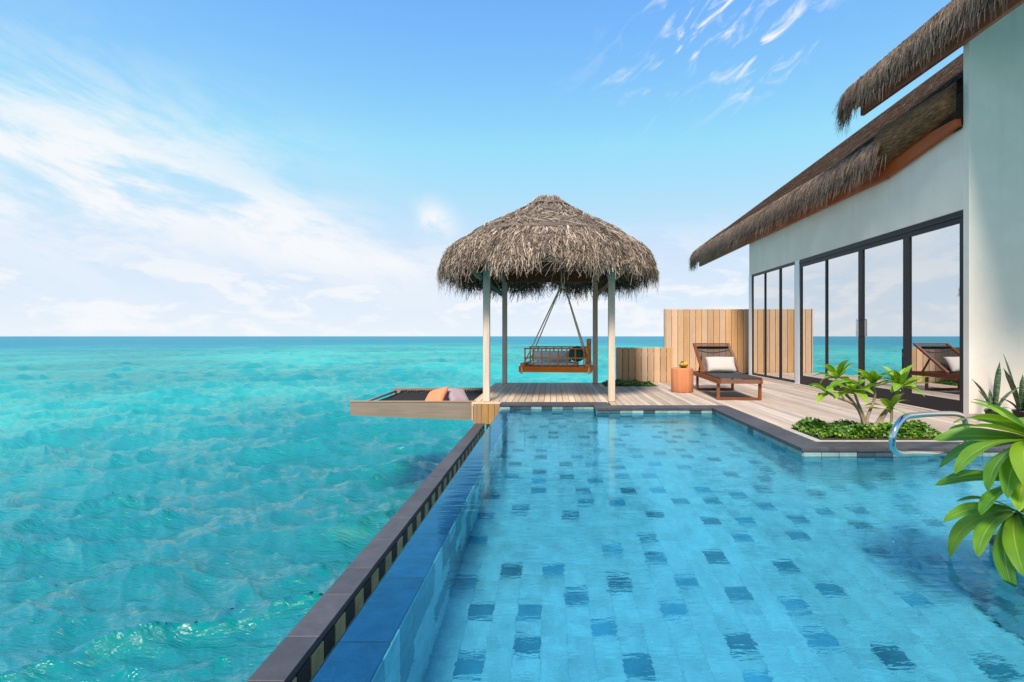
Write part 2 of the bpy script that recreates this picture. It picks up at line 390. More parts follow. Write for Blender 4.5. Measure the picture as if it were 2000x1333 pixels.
M_THATCH_H = thatch_mat('thatch_house', [(0.0, (0.06, 0.036, 0.024)), (0.3, (0.22, 0.14, 0.10)), (0.65, (0.44, 0.29, 0.205)), (1.0, (0.68, 0.50, 0.36))])
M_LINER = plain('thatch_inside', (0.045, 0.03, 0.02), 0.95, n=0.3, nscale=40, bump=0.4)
M_MAT, k, b = material('matted_thatch')
tc = k.new('ShaderNodeTexCoord').outputs['Object']
na = k.noise(tc, 45, 5, 0.75, 0.5); nb = k.noise(tc, 2.2, 4, 0.6)
c = k.ramp(na, [(0.32, (0.07, 0.05, 0.038)), (0.5, (0.20, 0.15, 0.115)), (0.7, (0.36, 0.28, 0.21))])
k.put(b.inputs['Base Color'], k.mix(1.0, c, k.ramp(nb, [(0.3, 0.6), (0.7, 1.15)]), 'MULTIPLY')); b.inputs['Roughness'].default_value = 0.9
k.put(b.inputs['Normal'], k.bump(na, 0.9, 0.03))
M_NETROOF, k, b = material('netted_thatch')
tc = k.new('ShaderNodeTexCoord').outputs['Object']
na = k.noise(k.mapping(tc, scale=(30, 30, 30)), 1.0, 5, 0.7); nb = k.noise(tc, 0.9, 4, 0.6)
vor = k.new('ShaderNodeTexVoronoi'); k.put(vor.inputs['Vector'], k.mapping(tc, scale=(9, 26, 9))); vor.inputs['Scale'].default_value = 1.0
fl_ = k.smooth(vor.outputs['Distance'], 0.20, 0.08)
c = k.mix(na, (0.022, 0.014, 0.010), (0.125, 0.078, 0.055)); c = k.mix(1.0, c, k.ramp(nb, [(0.3, 0.55), (0.75, 1.35)]), 'MULTIPLY')
c = k.mix(k.math('MULTIPLY', fl_, k.smooth(k.noise(tc, 5, 2, 0.5), 0.52, 0.62)), c, (0.30, 0.22, 0.17))
k.put(b.inputs['Base Color'], c); b.inputs['Roughness'].default_value = 0.9
k.put(b.inputs['Normal'], k.bump(na, 1.0, 0.06)); b.inputs['Specular IOR Level'].default_value = 0.0

def leaf_mat(name, base, pale, under, veins=True, trans=0.35):
    m, k, b = material(name)
    uv = k.new('ShaderNodeUVMap').outputs[0]; s_ = k.new('ShaderNodeSeparateXYZ'); k.put(s_.inputs[0], uv)
    u = k.math('ABSOLUTE', k.math('SUBTRACT', s_.outputs[0], 0.5))
    oi = k.new('ShaderNodeObjectInfo')
    c = k.mix(oi.outputs['Random'], base, pale)
    if veins:
        wv = k.math('SINE', k.math('MULTIPLY', k.math('SUBTRACT', s_.outputs[1], k.math('MULTIPLY', u, 0.28)), 190.0))
        side = k.math('MULTIPLY', k.smooth(wv, 0.55, 1.0), 0.30)
        rib = k.smooth(u, 0.045, 0.012)
        c = k.mix(mx2(k, side, k.math('MULTIPLY', rib, 0.8)), c, under)
        k.put(b.inputs['Normal'], k.bump(wv, 0.12, 0.003))
    nz = k.noise(k.new('ShaderNodeTexCoord').outputs['Object'], 6, 3, 0.5)
    c = k.mix(1.0, c, k.ramp(nz, [(0.3, 0.8), (0.7, 1.15)]), 'MULTIPLY')
    k.put(b.inputs['Base Color'], c); b.inputs['Roughness'].default_value = 0.42
    tl = k.new('ShaderNodeBsdfTranslucent'); k.put(tl.inputs[0], k.mix(1.0, c, (1.35, 1.2, 0.35), 'MULTIPLY'))
    ms = k.new('ShaderNodeMixShader'); ms.inputs[0].default_value = trans
    k.put(ms.inputs[1], b.outputs[0]); k.put(ms.inputs[2], tl.outputs[0]); k.put(k.n['Material Output'].inputs[0], ms.outputs[0])
    return m
def mx2(k, a, b): return k.math('MAXIMUM', a, b)
M_LEAF = leaf_mat('plumeria_leaf', (0.15, 0.33, 0.014), (0.32, 0.48, 0.025), (0.46, 0.56, 0.16))
M_LEAF_BIG = leaf_mat('broad_leaf', (0.085, 0.26, 0.022), (0.26, 0.40, 0.014), (0.36, 0.50, 0.13), trans=0.38)
M_COVER = leaf_mat('ground_cover', (0.045, 0.15, 0.012), (0.16, 0.30, 0.02), (0.2, 0.3, 0.05), veins=False)
M_BARK = plain('pale_bark', (0.26, 0.19, 0.12), 0.8, n=0.25, nscale=25, bump=0.4)
M_SNAKE, k, b = material('snake_leaf')
tc = k.new('ShaderNodeTexCoord').outputs['Object']
nz = k.noise(k.mapping(tc, scale=(12, 12, 75)), 1.0, 4, 0.6, 0.6)
k.put(b.inputs['Base Color'], k.mix(k.smooth(nz, 0.42, 0.58), (0.02, 0.05, 0.02), (0.12, 0.18, 0.08))); b.inputs['Roughness'].default_value = 0.4

# ------------------------------------------------------------------ SEA
def spectrum(N, L, V, wdir, seed, lmin):
    rs = np.random.RandomState(seed); kx = np.fft.fftfreq(N, L/N)*2*np.pi
    KX, KY = np.meshgrid(kx, kx, indexing='ij'); K = np.sqrt(KX**2+KY**2); K[0, 0] = 1e-6
    Lw = V*V/9.81; cosw = (KX*wdir[0]+KY*wdir[1])/K
    P = np.exp(-1/(K*Lw)**2)/K**4*(0.06+0.94*np.abs(cosw)**4)*np.exp(-(K*lmin)**2); P[0, 0] = 0
    H = np.sqrt(P)*(rs.randn(N, N)+1j*rs.randn(N, N))
    hgt = np.real(np.fft.ifft2(H)); s = hgt.std()
    X = np.real(np.fft.ifft2(-1j*KX/K*H))/s; Y = np.real(np.fft.ifft2(-1j*KY/K*H))/s
    return hgt/s, X, Y
def sample(F, L, x, y):
    N = F.shape[0]; u = (x/L*N) % N; v = (y/L*N) % N
    i = np.floor(u).astype(int); j = np.floor(v).astype(int); a = u-i; b_ = v-j; i %= N; j %= N; i2 = (i+1) % N; j2 = (j+1) % N
    return F[i, j]*(1-a)*(1-b_)+F[i2, j]*a*(1-b_)+F[i, j2]*(1-a)*b_+F[i2, j2]*a*b_
SEA_Z = -1.62
ang = np.concatenate([np.linspace(-60, 14, 520, endpoint=False), np.linspace(14, 62, 120, endpoint=False), np.linspace(62, 300, 90, endpoint=False)])*np.pi/180
rr = np.geomspace(1.0, 12000.0, 620); na_, nr = len(ang), len(rr)
A, Rr = np.meshgrid(ang, rr, indexing='ij'); X = (Rr*np.sin(A)).ravel(); Y = (Rr*np.cos(A)).ravel(); RR = Rr.ravel()
Z = np.zeros_like(X); DX = np.zeros_like(X); DY = np.zeros_like(X)
for (N, L, V, seed, ampl, lmin, rot) in ((512, 61.0, 2.0, 3, 0.085, 0.03, 0.0), (512, 17.0, 0.8, 5, 0.020, 0.010, 0.30), (256, 340.0, 6.5, 9, 0.09, 1.0, -0.3)):
    hgt, CX, CY = spectrum(N, L, V, (-0.34, 0.94), seed, lmin)
    c_, s_ = math.cos(rot), math.sin(rot); xr = X*c_-Y*s_; yr = X*s_+Y*c_
    spc = RR*0.0152; fade = np.clip(2.2-spc/(L*0.02), 0.0, 1.0)
    Z += sample(hgt, L, xr, yr)*ampl*fade
    gx = sample(CX, L, xr, yr)*ampl*0.85*fade; gy = sample(CY, L, xr, yr)*ampl*0.85*fade
    DX += gx*c_+gy*s_; DY += -gx*s_+gy*c_
V = np.stack([X-DX, Y-DY, Z+SEA_Z], 1)
ii, jj = np.meshgrid(np.arange(na_), np.arange(nr-1), indexing='ij'); i2 = (ii+1) % na_
Fq = np.stack([ii*nr+jj, i2*nr+jj, i2*nr+jj+1, ii*nr+jj+1], -1).reshape(-1, 4)
me = bpy.data.meshes.new('sea'); me.vertices.add(len(V)); me.vertices.foreach_set('co', V.ravel())
me.loops.add(len(Fq)*4); me.loops.foreach_set('vertex_index', Fq[:, ::-1].ravel().astype(np.int32))
me.polygons.add(len(Fq)); me.polygons.foreach_set('loop_start', np.arange(len(Fq), dtype=np.int32)*4); me.polygons.foreach_set('loop_total', np.full(len(Fq), 4, dtype=np.int32))
me.polygons.foreach_set('use_smooth', np.ones(len(Fq), dtype=bool)); me.update(calc_edges=True); me.materials.append(M_SEA)
sea = link(bpy.data.objects.new('sea', me)); tag(sea, 'turquoise sea with small choppy waves running to the horizon', 'sea', kind='structure')

# ------------------------------------------------------------------ POOL
WZ = -0.08; FLOOR = -1.08; CREST = -0.79; LEDGE = -0.60; RX = 2.36; FY = 7.93; FY2 = 7.53; NY = 4.82; PY = 2.69; XR = 6.4; BY = -2.6
sh = MB()
sh.box(CREST, XR, BY, 8.16, -1.30, FLOOR-0.012)                     # slab
sh.box(CREST, LEDGE-0.008, BY, FY+0.01, FLOOR-0.012, WZ-0.022)       # weir wall
sh.box(LEDGE, 0.65, FY+0.008, 8.16, FLOOR-0.012, -0.034)             # far wall under the gazebo
sh.box(0.655, RX+0.24, FY2+0.008, 7.80, FLOOR-0.012, -0.034)
sh.box(RX+0.008, RX+0.24, NY+0.01, FY2, FLOOR-0.012, -0.034)         # right wall
sh.box(RX+0.25, XR, NY+0.008, 5.10, FLOOR-0.012, -0.034)             # niche wall
sh.box(2.308, XR, BY, PY-0.008, FLOOR-0.012, -0.034)                 # near planter block
sh.box(CREST, 2.3, BY-0.25, BY-0.008, FLOOR-0.012, -0.034)
pool = sh.build('swimming_pool', M_GROUT); tag(pool, 'infinity swimming pool lined with pale and dark tiles', 'swimming pool', kind='structure')
ct = MB(); ct.box(-1.205, CREST-0.004, BY-0.25, 8.0, -1.9, -0.70); ct.box(-1.205, -1.066, BY-0.25, 8.0, -0.70, -0.342)
ct.build('catch_channel', M_TILE_B, pool)
TS = 0.135
tl_ = box_mesh(TS-0.0008, TS-0.0008, 0.012, M_TILE_L, 0.0008); td_ = box_mesh(TS-0.002, TS-0.002, 0.012, M_TILE_D, 0.0008)
cells = []
nx = int((XR-LEDGE)/TS); ny = int((FY-BY)/TS)
darkset = set(); rs = random.Random(21)
for j in range(ny):
    for i in range(nx):
        x = LEDGE+TS*(i+0.5); y = FY-TS*(j+0.5)
        if y > FY2-0.1 and x > 0.6: continue
        if x > RX-0.1 and (y > NY-0.1 or y < PY+0.1): continue
        if x > 2.2 and y < PY+0.1: continue
        dk = rs.random() < 0.27 and not any(q in darkset for q in ((i-1, j), (i, j-1), (i-1, j-1), (i+1, j-1)))
        if dk: darkset.add((i, j))
        cells.append((x, y, dk, abs(y-2.6)+max(0, abs(x-0.9)-1.4)*1.5))
cells.sort(key=lambda c: c[3]+(-3.0 if c[2] else 0)); rest = {True: MB(), False: MB()}; cnt = 0
for (x, y, dk, s_) in cells:
    if y > 1.9 and cnt < 290:
        o = bpy.data.objects.new('floor_tile', td_ if dk else tl_); o.location = (x, y, FLOOR-0.006+random.uniform(-.0003, .0003)); link(o, pool); cnt += 1
    else: rest[dk].box(x-TS/2+.0004, x+TS/2-.0004, y-TS/2+.0004, y+TS/2-.0004, FLOOR-0.012, FLOOR)
tag(rest[False].build('pale_floor_tiles', M_TILE_L, pool), kind='stuff')
if rest[True].v: tag(rest[True].build('dark_floor_tiles', M_TILE_D, pool), kind='stuff')
# wall tiles (rows of small tiles from the coping down)
def wall_row(x0, y0, x1, y1, nrm, z0, z1, step, pdark, first=True, individual=True):
    L = math.hypot(x1-x0, y1-y0); n = max(1, round(L/step)); s_ = L/n; dx_, dy_ = (x1-x0)/L, (y1-y0)/L
    acc = {True: MB(), False: MB()}
    for i in range(n):
        c = (i+0.5)*s_; cx, cy = x0+dx_*c, y0+dy_*c; dk = random.random() < pdark
        hx = abs(dx_)*(s_-.004)/2 + abs(nrm[0])*0.006; hy = abs(dy_)*(s_-.004)/2 + abs(nrm[1])*0.006
        cx += nrm[0]*0.0015; cy += nrm[1]*0.0015
        if individual: box('waterline_tile', cx-hx, cx+hx, cy-hy, cy+hy, z0, z1, M_TILE_WD if dk else M_TILE_W, pool, 0.002)
        else: acc[dk].box(cx-hx, cx+hx, cy-hy, cy+hy, z0, z1)
    if not individual:
        for q in (True, False):
            if acc[q].v: tag(acc[q].build('wall_tiles', M_TILE_D if q else M_TILE_L, pool), kind='stuff')
runs = [(LEDGE-0.22, FY, 0.65, FY, (0, -1)), (0.655, FY2, RX, FY2, (0, -1)), (RX, FY2, RX, NY, (-1, 0)), (RX, NY, XR, NY, (0, -1)), (2.3, PY, XR, PY, (0, 1)), (2.3, 0.6, 2.3, PY, (-1, 0))]
for (x0, y0, x1, y1, nr_) in runs:
    wall_row(x0, y0, x1, y1, nr_, -0.165, -0.040, 0.165, 0.22)
    for q in range(5): wall_row(x0, y0, x1, y1, nr_, -0.165-0.178*(q+1)+.002, -0.167-0.178*q, 0.165, 0.16, individual=False)
for q in range(5): wall_row(LEDGE, BY, LEDGE, FY, (1, 0), -0.10-0.19*(q+1)+.002, -0.102-0.19*q, 0.19, 0.45, individual=False)
# ledge of the weir
y = BY
while y < FY-0.05:
    y2 = min(y+0.5, FY-0.012); box('ledge_tile', CREST, LEDGE, y+.003, y2-.003, WZ-0.022, WZ-0.006, M_LEDGE, pool, 0.003); y = y2
# coping
def coping(x0, x1, y0, y1, n, axis):
    for i in range(n):
        if axis == 0: a = x0+(x1-x0)*i/n; b_ = x0+(x1-x0)*(i+1)/n; box('coping_stone', a+.001, b_-.001, y0, y1, -0.032, 0.0, M_SLATE, pool, 0.0015)
        else: a = y0+(y1-y0)*i/n; b_ = y0+(y1-y0)*(i+1)/n; box('coping_stone', x0, x1, a+.001, b_-.001, -0.032, 0.0, M_SLATE, pool, 0.0015)
coping(-0.815, 0.63, FY-0.02, 8.18, 3, 0); coping(0.63, 0.87, FY2-0.02, 8.18, 1, 1)
coping(0.87, RX-0.02, FY2-0.02, 7.80, 3, 0); coping(RX-0.02, 2.60, NY-0.02, 7.80, 5, 1)
coping(2.60, XR, NY-0.02, 5.10, 7, 0); coping(2.28, 2.5, 0.0, PY+0.02, 4, 1); coping(2.5, XR, 2.45, PY+0.02, 7, 0)
# wall of the overflow channel: slate caps and chequered tiles
y = BY
while y < 7.95:
    y2 = min(y+random.choice((0.38, 0.42, 0.30)), 7.98); box('cap_stone', -1.207, -1.058, y+.0015, y2-.0015, -0.342, -0.31+random.uniform(-.002, .002), M_SLATE, pool, 0.0015); y = y2
y = 1.0; i = 0
while y < 7.9:
    for q, zz in enumerate((-0.36, -0.485, -0.61)):
        gold = (i % 2 == 0) and q == 0
        box('channel_tile', -1.068, -1.058 if gold else -1.060, y+.004, y+0.121, zz-0.115, zz, M_TILE_GOLD if gold else M_TILE_B, pool, 0.002)
    y += 0.125; i += 1
# water sheet of the pool
wv = [(CREST-0.006, BY), (2.3, BY), (2.3, PY), (XR, PY), (XR, NY), (RX, NY), (RX, FY2), (0.655, FY2), (0.655, FY), (CREST-0.006, FY)]
pw_ = mesh_obj('pool_water', [(x, y, WZ) for x, y in wv], [tuple(range(len(wv)))], M_WATER)
pw_.data.polygons.foreach_set('use_smooth', [True]*len(pw_.data.polygons)); pw_.cycles.is_caustics_caster = True
for o in [pool]+list(pool.children): o.cycles.is_caustics_receiver = True
tag(pw_, 'calm blue pool water mirroring the sky and the villa', 'water', kind='structure')

# ------------------------------------------------------------------ DECK
dk = MB()
dk.box(-1.25, 0.86, 8.19, 11.54, -0.20, -0.030); dk.box(0.88, 2.59, 7.82, 11.9, -0.20, -0.030); dk.box(2.62, 7.4, 5.12, 15.0, -0.20, -0.030)
deck = dk.build('deck', M_DARKLINE); tag(deck, 'terrace of pale timber boards around the pool', 'deck', kind='structure')
PITCH = 0.103
def plank_run(x, w, y0, y1, mat):
    y = y0
    while y < y1-0.01:
        L = random.uniform(2.2, 3.8); y2 = y+L
        if y1-y2 < 0.8: y2 = y1
        box('plank', x+.003, x+w-.003, y+.0015, y2-.0015, -0.028, random.choice((0, 0.0008, -0.0012)), mat, deck, 0.003); y = y2
x = -1.27; n = 0
while x < 7.3:
    xm = x+PITCH/2
    if xm < 0.85: seg = [(8.183, 11.56)]; mt = M_DECK
    elif xm < 1.10: seg = [(7.803, 11.56)]; mt = M_DECK
    elif xm < 2.20: seg = [(7.803, 10.70)]; mt = M_DECK_R
    elif xm < 2.60: seg = [(7.803, 11.62)]; mt = M_DECK_R
    elif xm < 2.72: seg = [(5.86, 11.62)]; mt = M_DECK_R
    elif xm < 4.15: seg = [(5.86, 14.72)]; mt = M_DECK_R
    elif xm < 5.34: seg = [(5.103, 14.72)]; mt = M_DECK_R
    else: seg = [(5.103, 6.56)]; mt = M_DECK_R
    for a, b_ in seg: plank_run(x, PITCH, a, b_, mt)
    x += PITCH
for (x0, x1, y0, y1) in ((-1.272, -1.292, 8.19, 11.57), (-1.292, 1.13, 11.565, 11.59)):
    box('edge_board', x0, x1, y0, y1, -0.30, -0.002, M_DECK, deck)
# timber cladding at the end of the channel
xs = [-1.235, -1.11, -1.0, -0.90, -0.822]
for a, b_ in zip(xs[:-1], xs[1:]): box('cladding_board', a+.002, b_-.002, 7.985, 8.015, -0.325, -0.004, M_CLAD, deck)
box('cladding_board', -0.855, -0.822, 7.95, 7.983, -0.33, -0.034, M_CLAD, deck)
box('edge_board', -1.27, -0.82, 8.02, 8.18, -0.045, -0.001, M_DECK, deck)
for (x, y) in ((-1.0, 8.6), (-1.0, 11.2), (0.7, 11.2), (0.7, 9.9), (-1.0, 9.9), (2.2, 11.2), (4.0, 14.2), (5.2, 14.2)):
    tube('pile', [(x, y, -0.2), (x, y, -3.0)], 0.11, M_CONC, deck, 10)

# planter bed by the pool and hedge strip by the fence
bed = box('planter_bed', 2.62, 4.14, 5.105, 5.855, -0.03, 0.004, M_PALESTONE, None, 0.002)
tag(bed, 'pale stone edged planting bed beside the pool corner', 'planter')
box('soil', 2.70, 4.06, 5.15, 5.80, 0.004, 0.016, M_SOIL, bed).matrix_parent_inverse = bed.matrix_basis.inverted()

# ------------------------------------------------------------------ FENCES
def fence(name, x0, x1, y, ztop, w, label, z0=-0.02):
    root = empty(name, ((x0+x1)/2, y, 0)); tag(root, label, 'fence')
    n = round((x1-x0)/w); w = (x1-x0)/n; cx = (x0+x1)/2
    for i in range(n):
        o = box('board', x0+i*w+.005-cx, x0+(i+1)*w-.005-cx, -0.014, 0.014, z0, ztop+random.uniform(-.003, .003), M_FENCE, root)
    for zz in (0.18, ztop-0.16): box('rail', x0-cx+.01, x1-cx-.01, 0.016, 0.06, zz-0.045, zz+0.045, M_FENCE, root)
    box('backing', x0-cx+.006, x1-cx-.006, 0.062, 0.07, z0, ztop-0.03, M_DARKLINE, root, 0)
    return root
f1 = fence('low_fence', 1.45, 2.74, 11.67, 0.793, 0.143, 'low fence of upright golden timber boards beside the gazebo')
f2 = fence('tall_fence', 3.27, 6.9, 14.79, 1.83, 0.171, 'tall screen fence of upright golden timber boards behind the lounger')
box('end_board', -1.85, -1.82, -0.03, 0.10, -0.02, 1.84, M_FENCE, f2)

# ------------------------------------------------------------------ THATCH helpers
def strand(mb, pts, w0, side, rnd, taper=0.35):
    """flat ribbon along pts; side = width direction"""
    n = len(pts); o = len(mb.v); 
    for i, q in enumerate(pts):
        t = i/(n-1); w = w0*(1-(1-taper)*t*t)/2; a = side*w
        mb.v.append(tuple(q-a)); mb.v.append(tuple(q+a)); mb.uv += [(rnd, t), (rnd, t)]
    for i in range(n-1): mb.f.append((o+2*i, o+2*i+1, o+2*i+3, o+2*i+2))

# ------------------------------------------------------------------ GAZEBO
GX, GY = -0.075, 9.80
gz = empty('gazebo', (GX, GY, 0)); tag(gz, 'open gazebo with shaggy thatched roof on four weathered posts', 'gazebo')
for (x, y) in ((-1.058, 8.23), (0.949, 8.23), (-1.058, 11.36), (0.949, 11.36)):
    w = 0.053
    box('post', x-w-GX, x+w-GX, y-w-GY, y+w-GY, 0.001, 2.25, M_POST, gz, 0.008)
hx, hy = 1.02, 1.58
M_BEAM = wood('gazebo_beam', (0.40, 0.33, 0.26), (0.24, 0.18, 0.13), 0, 0.75, 0.1)
M_BEAMB = wood('gazebo_beam_shaded_brown', (0.19, 0.10, 0.055), (0.10, 0.05, 0.03), 0, 0.7, 0.1)  # darker brown beam copy: shadow under the roof put into the colour
box('beam', -hx-.25, hx+.2, hy-.04, hy+.04, 2.25, 2.47, M_BEAMB, gz)
box('beam', -hx-.25, hx+.2, -hy-.04, -hy+.04, 2.25, 2.40, M_BEAM, gz)
for s_ in (-1, 1):
    cx = s_*1.0
    box('beam', cx-.045, cx+.045, -hy+.042, hy-.042, 2.25, 2.40, M_BEAM, gz)
    for t_ in (-1, 1):
        beam('brace', (cx+s_*0.055, t_*(hy-.01), 1.98), (cx+s_*0.36, t_*(hy+0.24), 2.26), 0.055, 0.09, M_BEAM, gz)
box('swing_beam', -1.04, 1.04, -0.05, 0.05, 2.30, 2.46, M_BEAMB, gz)
RXg, RYg = 1.86, 2.36
PROF = [(0.0, 3.60), (0.10, 3.56), (0.22, 3.41), (0.40, 3.19), (0.60, 2.96), (0.74, 2.80), (0.85, 2.66), (0.94, 2.52), (0.985, 2.42), (1.0, 2.35)]
def prof(kk):
    for (a, za), (b_, zb) in zip(PROF[:-1], PROF[1:]):
        if kk <= b_: return za+(zb-za)*(kk-a)/(b_-a)
    return PROF[-1][1]-(kk-1)*4
def sup(phi, e=2.7):
    c, s_ = math.cos(phi), math.sin(phi)
    return (math.copysign(abs(c)**(2/e), c), math.copysign(abs(s_)**(2/e), s_))
def gpt(phi, kk, dz=0.0, kout=0.0):
    cx, cy = sup(phi); return Vector((RXg*(kk+kout)*cx, RYg*(kk+kout)*cy, prof(kk)+dz))
V = []; F = []; ks = [0.02, 0.12, 0.25, 0.45, 0.68, 0.82, 0.92, 0.975]; NS = 72
for kk in ks:
    for j in range(NS): V.append(gpt(2*math.pi*j/NS, kk, -0.06))
for i in range(len(ks)-1):
    for j in range(NS): j2 = (j+1) % NS; F.append((i*NS+j, i*NS+j2, (i+1)*NS+j2, (i+1)*NS+j))
F.append(tuple(range(NS))[::-1])
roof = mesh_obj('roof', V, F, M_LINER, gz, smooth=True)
def add_strands(n, k_lo, k_hi, ln_lo, ln_hi, lift, w, droop, jit, seg=4, spread=0.0, bias=0.0):
    mb = MB()
    for _ in range(n):
        phi = random.random()*2*math.pi; k0 = math.sqrt(random.uniform(k_lo**2, k_hi**2)); ln = random.uniform(ln_lo, ln_hi)/2.2
        if droop: ln = (random.uniform(0.98, 1.15)+0.05*math.sin(phi*9)*math.sin(phi*23)+(random.random()**6)*0.12)-k0
        dphi = random.gauss(0, jit); rnd = min(1, max(0, random.betavariate(1.25, 1.6)+bias)); lf = lift*random.uniform(0.4, 1.3); pts = []
        for i in range(seg):
            t = i/(seg-1); kk = k0+ln*t; ke = min(kk, 1.0)
            q = gpt(phi+dphi*t, ke, lf*(1-0.4*t)); 
            over = max(0.0, kk-1.0)*2.2; q.z -= droop*over
            if kk > 1.0: q += Vector((sup(phi)[0], sup(phi)[1], 0))*min(0.04, (kk-1.0)*0.3)*2
            q += Vector((random.gauss(0, spread), random.gauss(0, spread), random.gauss(0, spread)))*t
            pts.append(q)
        tn = (pts[1]-pts[0]); nrm = Vector((pts[0].x, pts[0].y, 1.4)).normalized(); side = tn.cross(nrm)
        if side.length < 1e-6: continue
        side.normalize(); a = random.gauss(0, 0.5); side = (side*math.cos(a)+nrm*math.sin(a))
        strand(mb, pts, w*random.uniform(0.6, 1.4), side, rnd)
    return mb
tag(add_strands(11500, 0.72, 0.96, 0.25, 0.85, 0.035, 0.014, 0.95, 0.06, 7, 0.026).build('eave_thatch', M_THATCH, roof), kind='stuff')
tag(add_strands(3600, 0.86, 0.98, 0.18, 0.52, 0.0, 0.015, 1.0, 0.07, 5, 0.032, bias=-0.08).build('fringe', M_THATCH, roof), kind='stuff')
tag(add_strands(6200, 0.20, 0.74, 0.10, 0.17, 0.075, 0.014, 0, 0.10, 3, 0.010, bias=-.04).build('upper_thatch', M_THATCH, roof), kind='stuff')
tag(add_strands(1100, 0.03, 0.17, 0.06, 0.11, 0.115, 0.014, 0, 0.10, 3, 0.006, bias=-.05).build('cap_thatch', M_THATCH, roof), kind='stuff')
def shell(name, klo, khi, lift, mat):
    V = []; F = []; kk_ = list(np.linspace(klo, khi, 7)); NS = 96
    for i, q in enumerate(kk_+[khi-0.004]):
        for j in range(NS):
            ph = 2*math.pi*j/NS; wob = 0.010*math.sin(j*0.9)+0.008*math.sin(j*2.3)
            V.append(gpt(ph, q+(wob if i >= 5 else 0), lift if i < 7 else -0.05))
    for i in range(len(kk_)):
        for j in range(NS): j2 = (j+1) % NS; F.append((i*NS+j, i*NS+j2, (i+1)*NS+j2, (i+1)*NS+j))
    F.append(tuple(range(NS))[::-1]); return mesh_obj(name, V, F, mat, roof, True)
shell('middle_tier', 0.16, 0.80, 0.055, M_MAT); shell('cap', 0.01, 0.225, 0.095, M_MAT)
for kk, dz in ((0.228, 0.075), (0.808, 0.035)):
    pth = [gpt(2*math.pi*j/60, kk+0.006*math.sin(j*1.7), dz+random.uniform(-.008, .008)) for j in range(61)]
    tube('binding_cord', pth, 0.014, M_LINER, roof, 6)

# ------------------------------------------------------------------ SWING
sw = empty('swing_bench', (0.09, 9.8, 0.38), R(-7)); tag(sw, 'reddish timber swing bench hanging on ropes under the gazebo', 'swing')
WS, DS = 0.60, 0.30
box('front_beam', -WS-.085, WS+.085, -DS-.04, -DS+.04, 0.0, 0.11, M_SWING, sw); box('back_beam', -WS-.085, WS+.085, DS-.04, DS+.04, 0.0, 0.11, M_SWING, sw)
for x in (-WS, WS): box('cross_beam', x-.04, x+.04, -DS-.12, DS+.12, 0.112, 0.17, M_SWING, sw)
for i in range(7): box('seat_slat', -WS+.05+i*0.157, -WS+.05+i*.157+.14, -DS+.042, DS-.042, 0.08, 0.10, M_SWING, sw)
for yy in (-DS, DS):
    tops = 0.44 if yy < 0 else 0.46
    for i in range(8):
        x = -WS+0.03+i*(2*WS-0.10)/7; box('lattice_slat', x-.012, x+.012, yy-.012, yy+.012, 0.112, tops, M_SWING, sw, .002)
    for zz in (0.265, tops): box('lattice_rail', -WS+.01, WS-.03, yy-.016, yy+.016, zz-.012, zz+.012, M_SWING, sw, .002)
box('end_post', WS-.02, WS+.035, -DS-.02, -DS+.03, 0.172, 0.62, M_SWING, sw); box('end_post', WS-.02, WS+.035, DS-.03, DS+.02, 0.172, 0.62, M_SWING, sw)
for zz in (0.30, 0.44, 0.57): box('end_rail', WS-.005, WS+.02, -DS+.032, DS-.032, zz-.03, zz+.03, M_SWING, sw)
HP = Vector((0.11, 0.0, 1.64))
for sx in (-1, 1):
    for sy in (-1, 1):
        tube('rope', catmull([(sx*(WS+.02), sy*DS, 0.0), (sx*(WS+.0), sy*DS*0.98, 0.13), (HP.x+sx*0.03, sy*0.03, HP.z)], 5), 0.0125, M_ROPE, sw, 6)
        tube('knot', [(sx*(WS+.02), sy*(DS+.045), -0.03), (sx*(WS+.025), sy*(DS+.05), 0.12)], 0.017, M_ROPE, sw, 6)
tube('rope', [HP-Vector((0.03, 0, 0.01)), HP+Vector((-.03, 0, 0.30))], 0.010, M_ROPE, sw, 6); tube('rope', [HP-Vector((-.03, 0, 0.01)), HP+Vector((.03, 0, 0.30))], 0.010, M_ROPE, sw, 6)
tube('rope_binding', [HP-Vector((0, 0, .05)), HP+Vector((0, 0, 0.05))], 0.035, M_ROPE, sw, 8)

def pillow(name, w, h, t, mat, loc, rot, label, n=14):
    V = []; F = []
    for s_ in (1, -1):
        for i in range(n+1):
            for j in range(n+1):
                u = -1+2*i/n; v = -1+2*j/n
                e = max(0, (1-u**4)*(1-v**4))**0.55
                pin = 1-0.07*(1-u*u)*abs(v)**3*1.0; pin2 = 1-0.07*(1-v*v)*abs(u)**3
                V.append((u*w/2*pin2, v*h/2*pin, s_*t/2*e*(1+0.06*math.sin(5*u+3*v))))
    m_ = (n+1)**2
    for i in range(n):
        for j in range(n):
            a = i*(n+1)+j; F.append((a, a+n+1, a+n+2, a+1)); F.append((a+m_+1, a+m_+n+2, a+m_+n+1, a+m_))
    o = mesh_obj(name, V, F, mat, None, True)
    bm = bmesh.new(); bm.from_mesh(o.data); bmesh.ops.remove_doubles(bm, verts=bm.verts, dist=1e-5); bm.to_mesh(o.data); bm.free()
    o.location = loc; o.rotation_euler = rot; tag(o, label, 'pillow'); return o
pillow('seat_cushion', 0.98, 0.50, 0.09, M_WHITEC, (0.03, 9.81, 0.525), (0, 0, R(-7)), 'thin white cushion lying on the swing seat')
pillow('back_cushion', 0.80, 0.21, 0.08, M_WHITEC, (-0.02, 10.02, 0.665), (R(78), 0, R(-7)), 'white back cushion leaning on the swing lattice')
bl = lathe('bolster', [(0.02, -0.20), (0.12, -0.20), (0.145, -0.17), (0.15, 0), (0.145, 0.17), (0.12, 0.20), (0.02, 0.20)], M_GREENC, None, 20, (0.475, 9.74, 0.715))
